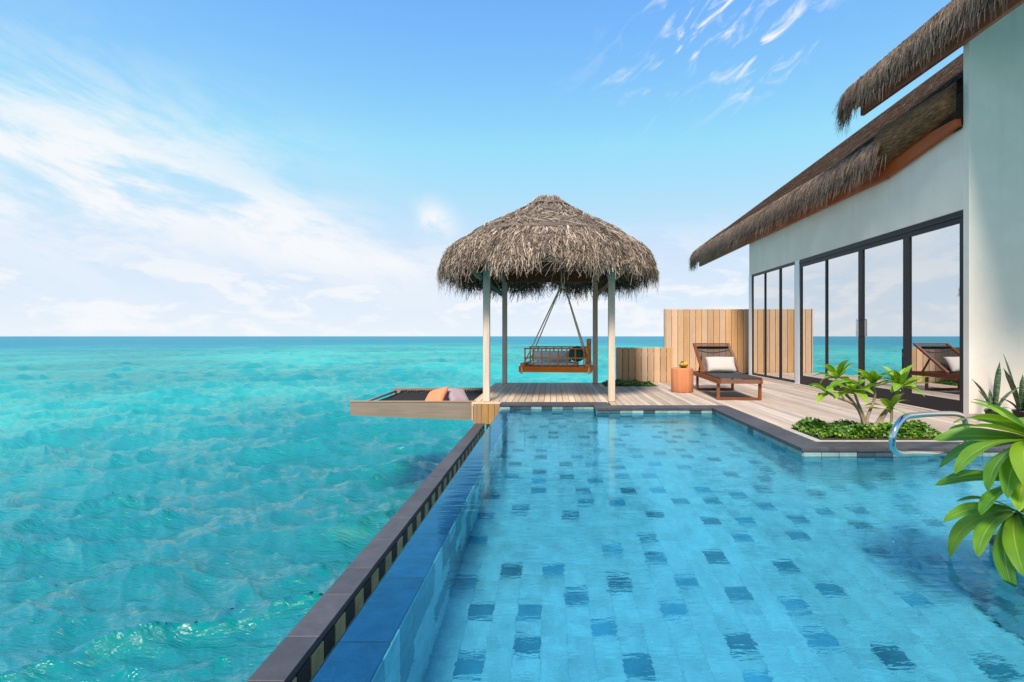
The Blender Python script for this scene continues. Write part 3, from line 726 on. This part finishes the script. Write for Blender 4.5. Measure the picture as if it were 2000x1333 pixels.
bl.rotation_euler = (R(90), 0, R(-7)); tag(bl, 'round dark green bolster at the end of the swing', 'pillow')

# ------------------------------------------------------------------ HAMMOCK PLATFORM
hm = empty('hammock_platform', (-2.26, 9.35, 0)); tag(hm, 'grey timber frame with black net hammock over the sea', 'hammock')
V = [(-0.985, -1.14, -0.222), (1.025, -1.14, -0.30), (1.025, -1.14, -0.004), (-0.985, -1.14, -0.004), (-0.985, -1.08, -0.222), (1.025, -1.08, -0.30), (1.025, -1.08, -0.004), (-0.985, -1.08, -0.004)]
mesh_obj('front_board', V, [(0, 1, 2, 3), (7, 6, 5, 4), (0, 4, 5, 1), (1, 5, 6, 2), (2, 6, 7, 3), (3, 7, 4, 0)], M_GREYWOOD, hm)
box('top_strip', -0.99, 1.03, -1.15, -1.075, -0.003, 0.008, M_CLAD, hm)
box('back_board', -0.985, 0.96, 1.08, 1.14, -0.25, -0.004, M_GREYWOOD, hm)
tube('side_rail', [(-0.93, -1.08, -0.07), (-0.93, 1.08, -0.07)], 0.022, M_GREYWOOD, hm); tube('side_rope', [(-0.80, -1.08, -0.09), (-0.80, 1.08, -0.09)], 0.012, M_NET, hm)
nb_ = MB()
def nz_(x, y): return -0.10-0.07*(1-(x/0.9)**2)*(1-(y/1.05)**2)
for i in range(46):
    x = -0.80+i*1.74/45; pth = [(x, y_, nz_(x, y_)) for y_ in np.linspace(-1.02, 1.02, 12)]; nb_.add(*tube_data(pth, 0.011, 4))
for i in range(52):
    y_ = -1.02+i*2.04/51; pth = [(x, y_, nz_(x, y_)+.004) for x in np.linspace(-0.80, 0.94, 12)]; nb_.add(*tube_data(pth, 0.011, 4))
tag(nb_.build('net', M_NET, hm), kind='stuff')
lb = MB()
for i in range(40):
    x = -0.82+i*1.8/39
    for y0, y1 in ((1.02, 1.08), (-1.08, -1.02)): lb.add(*tube_data([(x, y0, -0.09+random.uniform(-.01, .02)), (x+.02, y1, -0.05)], 0.014, 5))
tag(lb.build('lacing', M_NET, hm), kind='stuff')
pillow('pillow', 0.42, 0.42, 0.13, M_CORAL, (-1.99, 8.72, 0.005), (R(38), R(-16), R(-22)), 'coral orange pillow on the net hammock')
pillow('pillow', 0.40, 0.40, 0.12, M_MAUVE, (-1.66, 8.95, 0.00), (R(38), R(8), R(40)), 'dusty mauve pillow behind the coral one')

# ------------------------------------------------------------------ LOUNGER, STUMP, FRUIT
lg = empty('sun_lounger', (3.06, 8.38, 0), R(-3.5)); tag(lg, 'dark timber sun lounger with black sling and raised back', 'sun lounger')
hw = 0.335; lw = 0.045
def leg_frame(y):
    for s_ in (-1, 1): box('leg', s_*hw-.0225, s_*hw+.0225, y, y+lw, 0.0, 0.27, M_LOUNGE, lg)
    box('foot_rail', -hw+.024, hw-.024, y+.005, y+lw-.005, 0.0, 0.045, M_LOUNGE, lg)
leg_frame(0.0); leg_frame(1.55)
for s_ in (-1, 1): box('side_rail', s_*hw-.022, s_*hw+.022, -0.06, 1.95, 0.272, 0.355, M_LOUNGE, lg)
box('end_rail', -hw+.023, hw-.023, -0.06, -0.02, 0.277, 0.350, M_LOUNGE, lg); box('end_rail', -hw+.023, hw-.023, 1.91, 1.95, 0.275, 0.35, M_LOUNGE, lg)
box('seat_sling', -hw-.005, hw+.005, -0.07, 1.05, 0.357, 0.374, M_SLING, lg)
b0 = Vector((0, 1.07, 0.37)); b1 = Vector((0, 1.86, 0.885))
for s_ in (-1, 1): beam('back_stile', b0+Vector((s_*hw, 0, 0)), b1+Vector((s_*hw, 0, 0)), 0.055, 0.04, M_LOUNGE, lg, up=(0, -0.5, 0.85))
beam('back_rail', b1+Vector((-hw-.027, .012, .012)), b1+Vector((hw+.027, .012, .012)), 0.04, 0.03, M_LOUNGE, lg)
M_MESH, k, b = material('mesh_sling'); b.inputs['Base Color'].default_value = (0.025, 0.02, 0.02, 1); b.inputs['Roughness'].default_value = 0.8
tcm = k.new('ShaderNodeTransparent' if False else 'ShaderNodeBsdfTransparent'); msx = k.new('ShaderNodeMixShader'); msx.inputs[0].default_value = 0.72
k.put(msx.inputs[1], tcm.outputs[0]); k.put(msx.inputs[2], b.outputs[0]); k.put(k.n['Material Output'].inputs[0], msx.outputs[0])
nrm_ = Vector((0, -0.546, 0.838))
sv = []; 
for i in range(9):
    for j in range(7):
        q = b0.lerp(b1, 0.02+0.96*i/8); u = -1+2*j/6
        sv.append(q+Vector((u*(hw-.03), 0, 0))-nrm_*0.035*(1-u*u)*math.sin(math.pi*i/8))
mesh_obj('back_sling', sv, [(i*7+j, i*7+j+1, i*7+j+8, i*7+j+7) for i in range(8) for j in range(6)], M_MESH, lg, True)
beam('sling_edge', b0.lerp(b1, 0.88)+Vector((-hw+.03, -.004, 0)), b0.lerp(b1, 0.88)+Vector((hw-.03, -.004, 0)), 0.012, 0.11, M_SLING, lg, up=(0, 0.546, -0.3))
tube('support_bar', catmull([(-hw+.03, 1.72, .77), (0, 1.78, .72), (hw-.03, 1.72, .77)], 6), 0.010, M_BLACK, lg)
for s_ in (-1, 1): beam('prop', (s_*0.26, 1.55, 0.66), (s_*0.26, 1.80, 0.30), 0.03, 0.03, M_LOUNGE, lg)
pillow('pillow', 0.56, 0.34, 0.14, M_CREAM, (3.135, 9.53, 0.525), (R(55), 0, R(-3.5)), 'pale cream pillow propped on the lounger back')
st_ = lathe('stump_table', [(0.19, 0), (0.205, 0.02), (0.205, 0.2), (0.203, 0.43), (0.195, 0.452), (0.185, 0.455)], M_STUMP, None, 36, (2.45, 9.66, 0.0), 0.015)
tag(st_, 'round polished orange wood stump used as side table', 'side table')
bw = lathe('fruit_bowl', [(0.035, 0.0), (0.04, 0.006), (0.05, 0.012), (0.075, 0.03), (0.09, 0.05), (0.086, 0.05), (0.07, 0.033), (0.045, 0.016), (0.01, 0.013)], M_LOUNGE, None, 20, (2.46, 9.62, 0.456)); tag(bw, 'small shallow bowl of fruit on the stump table', 'bowl')
def fruit(name, loc, r, c, label, sq=(1, 1, 1)):
    o = lathe(name, [(r*0.12, -r)]+[(r*math.cos(a), r*math.sin(a)) for a in np.linspace(-1.25, 1.15, 10)]+[(r*0.14, r*0.93)], plain(name+'_skin', c, 0.4, n=0.15, nscale=30), None, 16, loc)
    o.scale = sq; tag(o, label, 'fruit'); 
    tube('stalk', [(0, 0, r*0.9), (r*.15, 0, r*1.25)], r*0.09, M_BARK, o, 5); return o
fruit('mango', (2.495, 9.60, 0.525), 0.048, (0.75, 0.34, 0.02), 'yellow orange fruit on the right of the bowl', (1.05, 0.9, 1))
fruit('lime', (2.425, 9.60, 0.515), 0.042, (0.28, 0.34, 0.03), 'yellowish green fruit on the left of the bowl')
fruit('plum', (2.45, 9.66, 0.545), 0.035, (0.10, 0.02, 0.03), 'small dark red fruit behind in the bowl')

# ------------------------------------------------------------------ VILLA
WX = 5.345
vl = empty('villa', (WX, 6.62, 0)); tag(vl, 'white plastered villa with thatched roofs and glass sliding doors', 'villa')
def vbox(name, x0, x1, y0, y1, z0, z1, mat, parent=None, bev=0.004):
    p_ = parent or vl
    o = box(name, x0, x1, y0, y1, z0, z1, mat, None, bev); o.parent = p_
    M = Matrix.Identity(4); q = p_
    while q is not None: M = q.matrix_basis @ M; q = q.parent
    # chain of plain translations
    o.location = Vector(o.location)-M.translation
    return o
fv = [(WX, -.15), (12.0, -.15), (12.0, 10.3), (WX, 4.96)]
fw = mesh_obj('fin_wall', [(x, 6.57, z) for x, z in fv]+[(x, 6.66, z) for x, z in fv], [(0, 1, 2, 3), (7, 6, 5, 4), (0, 4, 5, 1), (1, 5, 6, 2), (2, 6, 7, 3), (3, 7, 4, 0)], M_PLASTER, vl)
fw.matrix_parent_inverse = Matrix.Translation((-WX, -6.62, 0))
vbox('wall', WX, WX+0.16, 6.662, 13.91, 2.70, 3.80, M_PLASTER)
vbox('wall', WX+.16, 12.0, 13.79, 13.91, -0.15, 4.2, M_PLASTER)
vbox('rear_wall', 7.6, 12.0, 13.92, 17.8, -0.15, 4.4, M_PLASTER)
vbox('white_post', WX-.006, WX+.12, 13.75, 13.93, 0.0, 2.70, M_WHITE); vbox('white_post', WX-.006, WX+.12, 11.09, 11.28, 0.0, 2.70, M_WHITE)
vbox('skirting', WX+.002, 9.0, 6.553, 6.569, 0.0, 0.06, M_DECK_R)
vbox('threshold', WX-.08, WX-.004, 6.68, 13.75, -0.02, 0.022, M_DECK_R)
vbox('indoor_floor', WX+.16, 12.0, 6.67, 13.78, -0.06, 0.03, M_FLOOR_IN); vbox('indoor_wall', 10.2, 10.3, 6.67, 13.78, 0.03, 3.2, M_ROOM)
vbox('ceiling', WX+.17, 12.0, 6.67, 13.78, 3.0, 3.1, M_ROOM)
def glazed(name, y0, y1, mulls, z0=0.022, z1=2.70, top=0.10, bot=0.16, jamb=0.06, label=None):
    fr_ = MB(); x0, x1 = WX+0.01, WX+0.10
    fr_.box(x0, x1, y0, y1, z1-top, z1-.001); fr_.box(x0, x1, y0, y1, z0, z0+bot)
    fr_.box(x0, x1, y0, y0+jamb, z0+bot, z1-top); fr_.box(x0, x1, y1-jamb, y1, z0+bot, z1-top)
    o = fr_.build(name, M_FRAME, vl); o.matrix_parent_inverse = Matrix.Translation((-WX, -6.62, 0))
    if label: o['label'] = label
    edges = [y0+jamb]
    for (a, b_) in mulls: edges += [a, b_]; q = box('mullion', x0-.004, x0+.022, a, b_, z0+bot-.002, z1-top+.002, M_FRAME, o)
    edges.append(y1-jamb)
    for a, b_ in zip(edges[0::2], edges[1::2]):
        box('pane', WX+.028, WX+.036, a-.003, b_+.003, z0+bot-.003, z1-top+.003, M_GLASS, o, 0)
    return o
glazed('fixed_window', 11.285, 13.745, [(12.02, 12.09), (12.89, 12.94)], top=0.06, bot=0.05, jamb=0.04)
dr = glazed('sliding_door', 6.665, 11.085, [(7.68, 7.82), (8.835, 8.965), (10.0, 10.05)], top=0.16, bot=0.18, jamb=0.07)
box('door_track', WX-.008, WX+.02, 6.665, 11.085, 2.612, 2.640, M_BLACK, dr)
for (yy) in (8.90,):
    tube('handle', catmull([(WX+.0, yy, 1.34), (WX-.05, yy, 1.335), (WX-.055, yy, 1.30), (WX-.055, yy, 1.08), (WX-.05, yy, 1.045), (WX, yy, 1.04)], 5), 0.014, M_STEEL, dr, 8)

def thatch_roof(name, X0, Yc, Yn, zf, zt, slope, fascia_far, ly, strands, loose_from, parent, Xend=15.4, dens=1.0, vlen=1.0):
    """hip roof: eave along X0 from Yn to Yc, hip climbing away; zf = fascia bottom, zt = top of thatch at the eave"""
    T = Xend-X0; e = 0.12
    def top(X, Y): return zt+(X-X0)*slope
    V = []
    for y_ in (Yn, Yc):
        V += [(X0-e, y_, zt-0.18), (X0-.02, y_, zt-.01), (X0+.15, y_, zt+.13*slope/.8), (Xend, y_, zt+T*slope), (Xend, y_, zf+.2+T*slope), (X0+.02, y_, zf+.2)]
    F = [(i, i+6, (i+1) % 6+6, (i+1) % 6) for i in range(6)]+[(0, 1, 2, 3, 4, 5), (11, 10, 9, 8, 7, 6)]
    o = mesh_obj(name, V, F, M_NETROOF, parent); o.matrix_parent_inverse = Matrix.Translation((-WX, -6.62, 0))
    fb = MB(); fb.box(X0-.03, X0+.03, fascia_far[0], fascia_far[1], zf, zf+.22)
    fb.build('fascia', M_FASCIA, o)
    mb = MB()
    n = int(strands*dens)
    L1 = Yc-loose_from
    for _ in range(n):
        r = random.random()
        along = random.random()
        if r < 0.80:      # along the eave
            y = loose_from+L1*along+random.uniform(0, .1); base = Vector((X0, y, 0)); outd = Vector((-1, 0, 0)); lat = Vector((0, 1, 0))
        elif r < 0.92:    # round the corner
            a = random.random()*math.pi/2; base = Vector((X0+.05, Yc-.05, 0)); outd = Vector((-math.cos(a), math.sin(a), 0)); lat = Vector((math.sin(a), math.cos(a), 0))
        else:             # up the verge
            tt = along**1.5*vlen; base = Vector((X0+tt, Yc, slope*tt)); outd = Vector((-.75, .3, 0)); lat = Vector((0, 1, 0))
        lay = random.random(); s0 = random.uniform(-0.08, 0.10)
        ln = min(random.uniform(0.32, 0.66), 0.62-s0+random.expovariate(14)); slant = random.gauss(-0.12, 0.14); rnd = random.betavariate(1.3, 1.7); pts = []
        dz0 = -0.38*(1-lay) if lay < 0.35 else 0.03
        for i in range(5):
            t = i/4; s_ = s0+ln*t
            if s_ < 0: x_, z_ = s_, zt+s_*(-1)*slope*1.0
            else: a = min(s_/0.62, 1.2); x_ = 0.30*math.sin(min(a, 1)*1.3); z_ = zt-0.02-0.48*a**1.6-0.04*a
            z_ = (zt+(-s_)*slope if s_ < 0 else z_)+dz0*0.6+0.03*random.random()
            q = base+outd*x_+Vector((0, 0, z_))+lat*slant*ln*t+Vector((random.gauss(0, .012), random.gauss(0, .012), random.gauss(0, .012)))*t
            pts.append(q)
        side = lat.copy(); aa = random.gauss(0, .5); side = side*math.cos(aa)+Vector((0, 0, 1))*math.sin(aa)*.5
        strand(mb, pts, random.uniform(0.006, 0.016), side, rnd)
    tag(mb.build('eave_thatch', M_THATCH_H, o), kind='stuff')
    # stray straws lying on the net
    mb = MB()
    for _ in range(int(3800*dens)):
        y = Yn+(Yc-Yn)*random.random()**1.3; x = X0+random.uniform(0.1, T); 
        c = Vector((x, y, top(x, y)+.025)); dr_ = Vector((1, random.gauss(0, .5), slope)).normalized()*random.uniform(.04, .16)
        strand(mb, [c-dr_, c, c+dr_+Vector((0,0,random.uniform(0,.02)))], 0.014, Vector((0, 1, 0)), random.betavariate(1.2, 2.2))
    tag(mb.build('loose_straw', M_THATCH_H, o), kind='stuff')
    return o
lower = thatch_roof('lower_roof', 5.30, 18.75, 6.67, 3.55, 4.22, 0.74, (8.11, 18.4), 0, 11000, 8.0, vl)
upper = thatch_roof('upper_roof', 5.30, 9.02, 2.5, 4.82, 5.46, 0.82, (2.5, 8.76), 0, 8500, 2.8, vl, Xend=9.5, vlen=2.6)
# rising barge board and rounded, netted thatch at the near end of the lower roof
beam('barge_board', (5.29, 8.12, 3.655), (5.29, 6.67, 3.88), 0.07, 0.20, M_FASCIA, lower)
V = []; F = []; n1 = 10; n2 = 9
for i in range(n1+1):
    y = 8.25-(8.25-6.665)*i/n1; zb = 3.76+0.23*max(0, (8.12-y))/1.45
    for j in range(n2+1):
        a = math.pi*0.62*j/n2; hh = (4.30-zb)
        V.append((5.25-0.17*math.sin(a)**0.8+0.17*(j/n2)**3, y, zb-.03+(hh+.10)*(1-math.cos(a))/ (1-math.cos(math.pi*.62))))
for i in range(n1):
    for j in range(n2): q = i*(n2+1)+j; F.append((q, q+1, q+n2+2, q+n2+1))
M_NET2 = thatch_mat('netted_edge', [(0, (0.06, 0.04, 0.025)), (1, (0.22, 0.15, 0.08))])
k = NT(M_NET2.node_tree); bb = M_NET2.node_tree.nodes['Principled BSDF']; tcx = k.new('ShaderNodeTexCoord').outputs['Object']
nn = k.noise(k.mapping(tcx, scale=(40, 8, 40), rot=(R(15), 0, 0)), 1.0, 5, 0.7)
k.put(bb.inputs['Base Color'], k.ramp(nn, [(0.3, (0.05, 0.024, 0.012)), (0.55, (0.17, 0.085, 0.038)), (0.75, (0.34, 0.19, 0.09))])); k.put(bb.inputs['Normal'], k.bump(nn, 0.9, 0.02))
F.append(tuple(n1*(n2+1)+j for j in range(n2+1)))
mesh_obj('netted_edge', V, F, M_NET2, lower, True)

# indoors
def curtain(name, y0, y1, x, z0, z1, label, waves=9):
    V = []; F = []; n = 60
    for i in range(n+1):
        t = i/n; y = y0+(y1-y0)*t; xx = x+0.045*math.sin(t*waves*2*math.pi)+0.015*math.sin(t*waves*5.1)
        V += [(xx, y, z0), (xx+.006*math.sin(t*30), y, z1)]
    for i in range(n): F.append((2*i, 2*i+2, 2*i+3, 2*i+1))
    o = mesh_obj(name, V, F, M_WHITEC, None, True); sol = o.modifiers.new('thick', 'SOLIDIFY'); sol.thickness = 0.004
    tag(o, label, 'curtain')
curtain('curtain', 6.74, 7.22, 5.62, 0.034, 2.66, 'white curtain inside the nearest door pane')
curtain('curtain', 10.3, 10.95, 5.62, 0.034, 2.66, 'pale curtain inside the farthest sliding door pane')
tb = lathe('bathtub', [(0.24, 0.0), (0.27, 0.02), (0.36, 0.5), (0.40, 0.60), (0.385, 0.60), (0.34, 0.5), (0.25, 0.1), (0.05, 0.08)], M_TUB, None, 28, (5.98, 11.75, 0.031)); tb.scale = (1, 1.9, 1); tag(tb, 'white tapered bathtub inside the fixed window', 'bathtub')
ch = empty('lounge_chair', (6.05, 7.85, 0.031), R(200)); tag(ch, 'dark curved lounge chair standing inside the door', 'chair')
pr = catmull([(0.55, 0, 0.42), (0.25, 0, 0.40), (-0.05, 0, 0.30), (-0.25, 0, 0.42), (-0.42, 0, 0.72), (-0.50, 0, 1.0)], 6)
V = []; F = []
for q in pr: V += [(q.x, -0.28, q.z), (q.x, 0.28, q.z), (q.x, 0.28, q.z-.05), (q.x, -0.28, q.z-.05)]
for i in range(len(pr)-1):
    for j in range(4): j2 = (j+1) % 4; F.append((i*4+j, i*4+j2, i*4+4+j2, i*4+4+j))
F += [(0, 3, 2, 1), tuple(len(V)-4+j for j in range(4))]
mesh_obj('seat', V, F, M_SLING, ch, False)
for sy in (-.3, .3):
    beam('leg', (0.45, sy, 0.38), (-0.25, sy, 0.0), 0.04, 0.05, M_LOUNGE, ch); beam('leg', (-0.3, sy, 0.5), (0.35, sy, 0.0), 0.04, 0.05, M_LOUNGE, ch)

# ------------------------------------------------------------------ HANDRAIL
hr = [(3.98, 4.93, 0.0), (3.97, 4.90, 0.10), (3.86, 4.80, 0.27), (3.70, 4.68, 0.335), (3.35, 4.45, 0.375), (3.0, 4.22, 0.40), (2.82, 4.10, 0.40), (2.70, 4.02, 0.34), (2.655, 4.0, 0.25), (2.69, 4.04, 0.16), (2.80, 4.12, 0.105), (3.05, 4.32, 0.06), (3.35, 4.52, 0.01), (3.62, 4.74, -0.04), (3.70, 4.805, -0.06)]
ho = tube('handrail', catmull(hr, 6), 0.024, M_STEEL, None, 14); tag(ho, 'curved stainless steel handrail at the pool steps', 'handrail')
lathe('flange', [(0.05, 0), (0.05, 0.008), (0.026, 0.014)], M_STEEL, ho, 18, (3.98, 4.93, 0.001))

# ------------------------------------------------------------------ PLANTS
def leaf_mesh(name, L, Wd, arch, fold, mat, nl=12, nw=6, twist=0.0, tip=0.62):
    V = []; F = []; uv = []
    x = 0.0; z = 0.0
    for i in range(nl+1):
        t = i/nl; a = arch*(t-0.15); 
        if i: x += L/nl*math.cos(a); z -= L/nl*math.sin(a)
        s_ = t**0.75; w = Wd*0.5*max(0.02, (math.sin(math.pi*min(1, s_**1.0*0.97))**0.85)*(0.45+0.75*t) if t < 0.999 else 0.02)
        for j in range(nw+1):
            u = -1+2*j/nw
            V.append((x, u*w, z+fold*w*abs(u)+0.006*math.sin(9*t+2*u)*u)); uv.append((j/nw, t))
    for i in range(nl):
        for j in range(nw): q = i*(nw+1)+j; F.append((q, q+nw+1, q+nw+2, q+1))
    me = bpy.data.meshes.new(name); me.from_pydata(V, [], F); me.polygons.foreach_set('use_smooth', [True]*len(F))
    l = me.uv_layers.new(name='UVMap'); vi = np.zeros(len(me.loops), dtype=np.int32); me.loops.foreach_get('vertex_index', vi); l.data.foreach_set('uv', np.array(uv, dtype=np.float32)[vi].ravel())
    me.materials.append(mat); return me
def put_leaf(me, parent, base, yaw, pitch, roll=0.0, s=1.0, name='leaf'):
    o = bpy.data.objects.new(name, me); o.matrix_basis = Matrix.Translation(base) @ Matrix.Rotation(yaw, 4, 'Z') @ Matrix.Rotation(-pitch, 4, 'Y') @ Matrix.Rotation(roll, 4, 'X') @ Matrix.Scale(s, 4)
    return link(o, parent)
small = [leaf_mesh('leaf', 0.27, 0.105, a, f, M_LEAF) for a, f in ((0.5, .25), (0.9, .2), (1.4, .15), (0.2, .3))]
pm = empty('plumeria_shrub', (3.38, 5.48, 0.0)); tag(pm, 'young frangipani shrub with bright green leaf rosettes in the planter', 'shrub')
stems = [[(-.02, 0, 0), (-.06, 0, .16), (-.16, -.02, .32), (-.36, -.05, .40), (-.46, -.05, .45)],
         [(.0, 0, 0), (-.02, .02, .14), (-.10, .02, .34), (-.14, .02, .46)],
         [(.0, 0, 0), (.02, .05, .16), (.12, .08, .38), (.10, .08, .52)],
         [(.03, 0, 0), (.15, .02, .14), (.28, .02, .36), (.36, .02, .52)],
         [(.03, 0, 0), (.20, -.04, .10), (.22, -.05, .28)],
         [(.06, .02, 0), (.18, .05, .20), (.40, .06, .42), (.38, .06, .50)],
         [(-.02, .03, 0), (-.04, .10, .25), (-.24, .14, .50), (-.26, .14, .58)]]
rs = random.Random(4)
for i, s_ in enumerate(stems):
    p_ = catmull(s_, 5); tube('stem', p_, [0.019-0.008*j/len(p_) for j in range(len(p_))], M_BARK, pm, 7)
    tipv = Vector(s_[-1]); nlf = 13 if i not in (4,) else 7
    a0 = rs.random()*6
    for j in range(nlf):
        yaw = a0+j*2.399; up = rs.uniform(0.15, 1.15) if j > 2 else rs.uniform(-0.25, 0.3)
        put_leaf(rs.choice(small), pm, tipv+Vector((0, 0, rs.uniform(-.02, .02))), yaw, up, rs.gauss(0, .25), rs.uniform(0.72, 1.12))
# foreground frangipani
bigm = [leaf_mesh('leaf', 0.43, 0.128, a, f, M_LEAF_BIG, 16, 8) for a, f in ((0.6, .22), (1.1, .15), (1.7, .12))]
fp = empty('frangipani', (2.50, 2.40, -0.03)); tag(fp, 'large leaved frangipani leaning over the pool at the right edge', 'shrub')
fs = [[(0, 0, 0), (.0, .0, .18), (-.10, .05, .42), (-.17, .08, .57)], [(0, 0, 0.05), (-.04, .08, .12), (-.14, .12, .16), (-.20, .14, .20)], [(0, 0, .1), (.12, .06, .3), (.2, .1, .48)], [(0, 0, .08), (-.05, .06, .22), (-.15, .10, .37)]]
for s_ in fs:
    p_ = catmull(s_, 5); tube('stem', p_, [0.024-0.008*j/len(p_) for j in range(len(p_))], M_BARK, fp, 8)
def bl_(base, yaw, pitch, mi, s, roll=0.0): put_leaf(bigm[mi], fp, Vector(base), R(yaw), R(pitch), R(roll), s)
for (base, yaw, pitch, mi, s, roll) in (
    ((-.17, .08, .58), 178, 20, 0, 0.98, 10), ((-.17, .08, .57), 165, 8, 0, 0.95, -35), ((-.17, .08, .56), 190, -8, 1, 0.95, 20), ((-.17, .08, .56), 205, -12, 1, 0.9, 10),
    ((-.17, .08, .58), 172, 34, 1, 1.0, 25), ((-.17, .08, .57), 150, -4, 1, 1.0, -20), ((-.17, .08, .57), 185, 6, 1, 1.1, 5), ((-.17, .08, .57), 215, 10, 2, 1.0, 15), ((-.20, .14, .21), 172, -6, 2, 1.0, -10), ((-.20, .14, .20), 210, -25, 1, 1.0, 30), ((-.15, .10, .38), 176, 12, 0, 1.0, 8), ((-.15, .10, .38), 196, -4, 0, 1.0, 20), ((-.15, .10, .38), 160, 2, 0, 0.95, -20), ((-.15, .10, .38), 215, 12, 1, 0.9, 10), ((-.15, .10, .38), 240, -6, 1, 0.9, 0), ((-.17, .08, .58), 180, 48, 0, 0.8, -10), ((-.17, .08, .58), 120, 45, 0, 0.7, 0), ((-.17, .08, .58), 240, 30, 1, 0.9, 0), ((-.17, .08, .58), 300, 35, 1, 0.9, 0), ((-.17, .08, .58), 60, 30, 1, 0.9, 0), ((-.17, .08, .58), 10, 40, 1, 0.9, 0),
    ((-.20, .14, .21), 182, 14, 1, 0.85, -15), ((-.20, .14, .20), 200, 2, 1, 0.95, 15), ((-.20, .14, .20), 222, -12, 1, 0.9, 25), ((-.20, .14, .20), 250, -20, 2, 0.9, 0), ((-.20, .14, .20), 268, -8, 2, 0.85, -10),
    ((-.20, .14, .21), 160, 30, 1, 0.6, 0), ((-.20, .14, .21), 285, 5, 2, 0.9, 10), ((-.20, .14, .21), 330, 20, 1, 0.8, 0), ((.2, .1, .48), 150, 40, 1, 0.9, 0), ((.2, .1, .48), 210, 30, 1, 0.9, 0), ((.2, .1, .48), 270, 30, 1, 0.9, 0), ((.2, .1, .48), 20, 40, 1, 0.9, 0)):
    bl_(base, yaw, pitch, mi, s, roll)
# ground cover
def cover(name, x0, x1, y0, y1, n, hmax, size, label, z0=0.0):
    mb = MB(); rs = random.Random(11)
    for _ in range(n):
        x = rs.uniform(x0, x1); y = rs.uniform(y0, y1)
        hh = hmax*(0.55+0.45*math.sin(x*9+1)*math.sin(y*11+x*5))*rs.uniform(.35, 1.05); e = min(x-x0, x1-x, y-y0, y1-y)
        hh *= min(1, 0.35+e/0.10); s = size*rs.uniform(.6, 1.25)
        c = Vector((x, y, z0+hh)); nrm = Vector((rs.gauss(0, .6), rs.gauss(0, .6)-.25, 1)).normalized(); u = nrm.orthogonal().normalized()
        u = Quaternion(nrm, rs.random()*6.28) @ u; v = nrm.cross(u)
        rnd = rs.random()
        V = [c-u*s*.5, c-u*s*.1+v*s*.38, c+u*s*.5, c-u*s*.1-v*s*.38, ]
        V[2] = V[2]+nrm*(-s*.15)
        mb.add(V, [(0, 1, 2, 3)], [(rnd, 0), (rnd, .5), (rnd, 1), (rnd, .5)])
    o = mb.build(name, M_COVER2); tag(o, label, 'ground cover', kind='stuff'); return o
M_COVER2 = leaf_mat('cover_leaf', (0.05, 0.16, 0.012), (0.05, 0.16, 0.012), (0.1, 0.2, 0.05), veins=False, trans=0.3)
k = NT(M_COVER2.node_tree); bb = M_COVER2.node_tree.nodes['Principled BSDF']
uvn = k.new('ShaderNodeUVMap').outputs[0]; sx_ = k.new('ShaderNodeSeparateXYZ'); k.put(sx_.inputs[0], uvn)
rc = k.ramp(sx_.outputs[0], [(0, (0.025, 0.085, 0.010)), (.45, (0.07, 0.20, 0.014)), (.85, (0.17, 0.32, 0.018)), (1, (0.34, 0.38, 0.04))])
k.put(bb.inputs['Base Color'], rc)
cover('ground_cover', 2.71, 4.05, 5.17, 5.79, 5200, 0.13, 0.045, 'low bright green leafy plants filling the poolside bed', 0.012)
cover('hedge_strip', 1.12, 2.18, 10.74, 11.62, 2600, 0.10, 0.05, 'low strip of green plants along the low fence', -0.02)
# snake plants
def snake(loc, specs, label, ph=0.15):
    root = empty('snake_plant', loc); tag(root, label, 'potted plant', 'potted snake plants by the villa wall')
    lathe('pot', [(0.055, 0), (0.065, 0.005), (0.085, ph-.02), (0.092, ph-.02), (0.092, ph), (0.08, ph), (0.075, ph-.02), (0.01, ph-.02)], M_BLACK, root, 24)
    for (yaw, lean, L, w) in specs:
        V = []; F = []; n = 12
        for i in range(n+1):
            t = i/n; a = lean*(0.4+0.9*t); ww = w*0.5*(0.55+0.75*math.sin(math.pi*min(1, t*0.9+.05))) * (1 if t < .8 else max(0.02, (1-t)/.2))
            c = Vector((math.sin(a)*L*t, 0, math.cos(a)*L*t)); 
            for u in (-1, 0, 1): V.append(c+Vector((0.25*ww*abs(u), u*ww, 0)))
        for i in range(n):
            for j in range(2): q = i*3+j; F.append((q, q+3, q+4, q+1))
        o = mesh_obj('leaf', V, F, M_SNAKE, root, True); sol = o.modifiers.new('thick', 'SOLIDIFY'); sol.thickness = 0.004
        o.location = (0.02*math.cos(yaw), 0.02*math.sin(yaw), ph-.02); o.rotation_euler = (0, 0, yaw)
snake((5.36, 6.22, 0.0), [(R(20), .12, .62, .055), (R(175), .40, .46, .045), (R(190), .5, .34, .035), (R(-10), .55, .42, .05), (R(90), .1, .28, .04), (R(200), 1.1, .16, .03), (R(-20), 1.0, .17, .03)], 'smaller black potted snake plant nearer the sliding door')
snake((5.70, 6.22, 0.0), [(R(150), .16, .72, .07), (R(185), .30, .58, .06), (R(40), .1, .46, .05), (R(170), .85, .36, .055), (R(0), .4, .5, .06), (R(-60), .2, .5, .05)], 'taller black potted snake plant at the right edge of the wall')
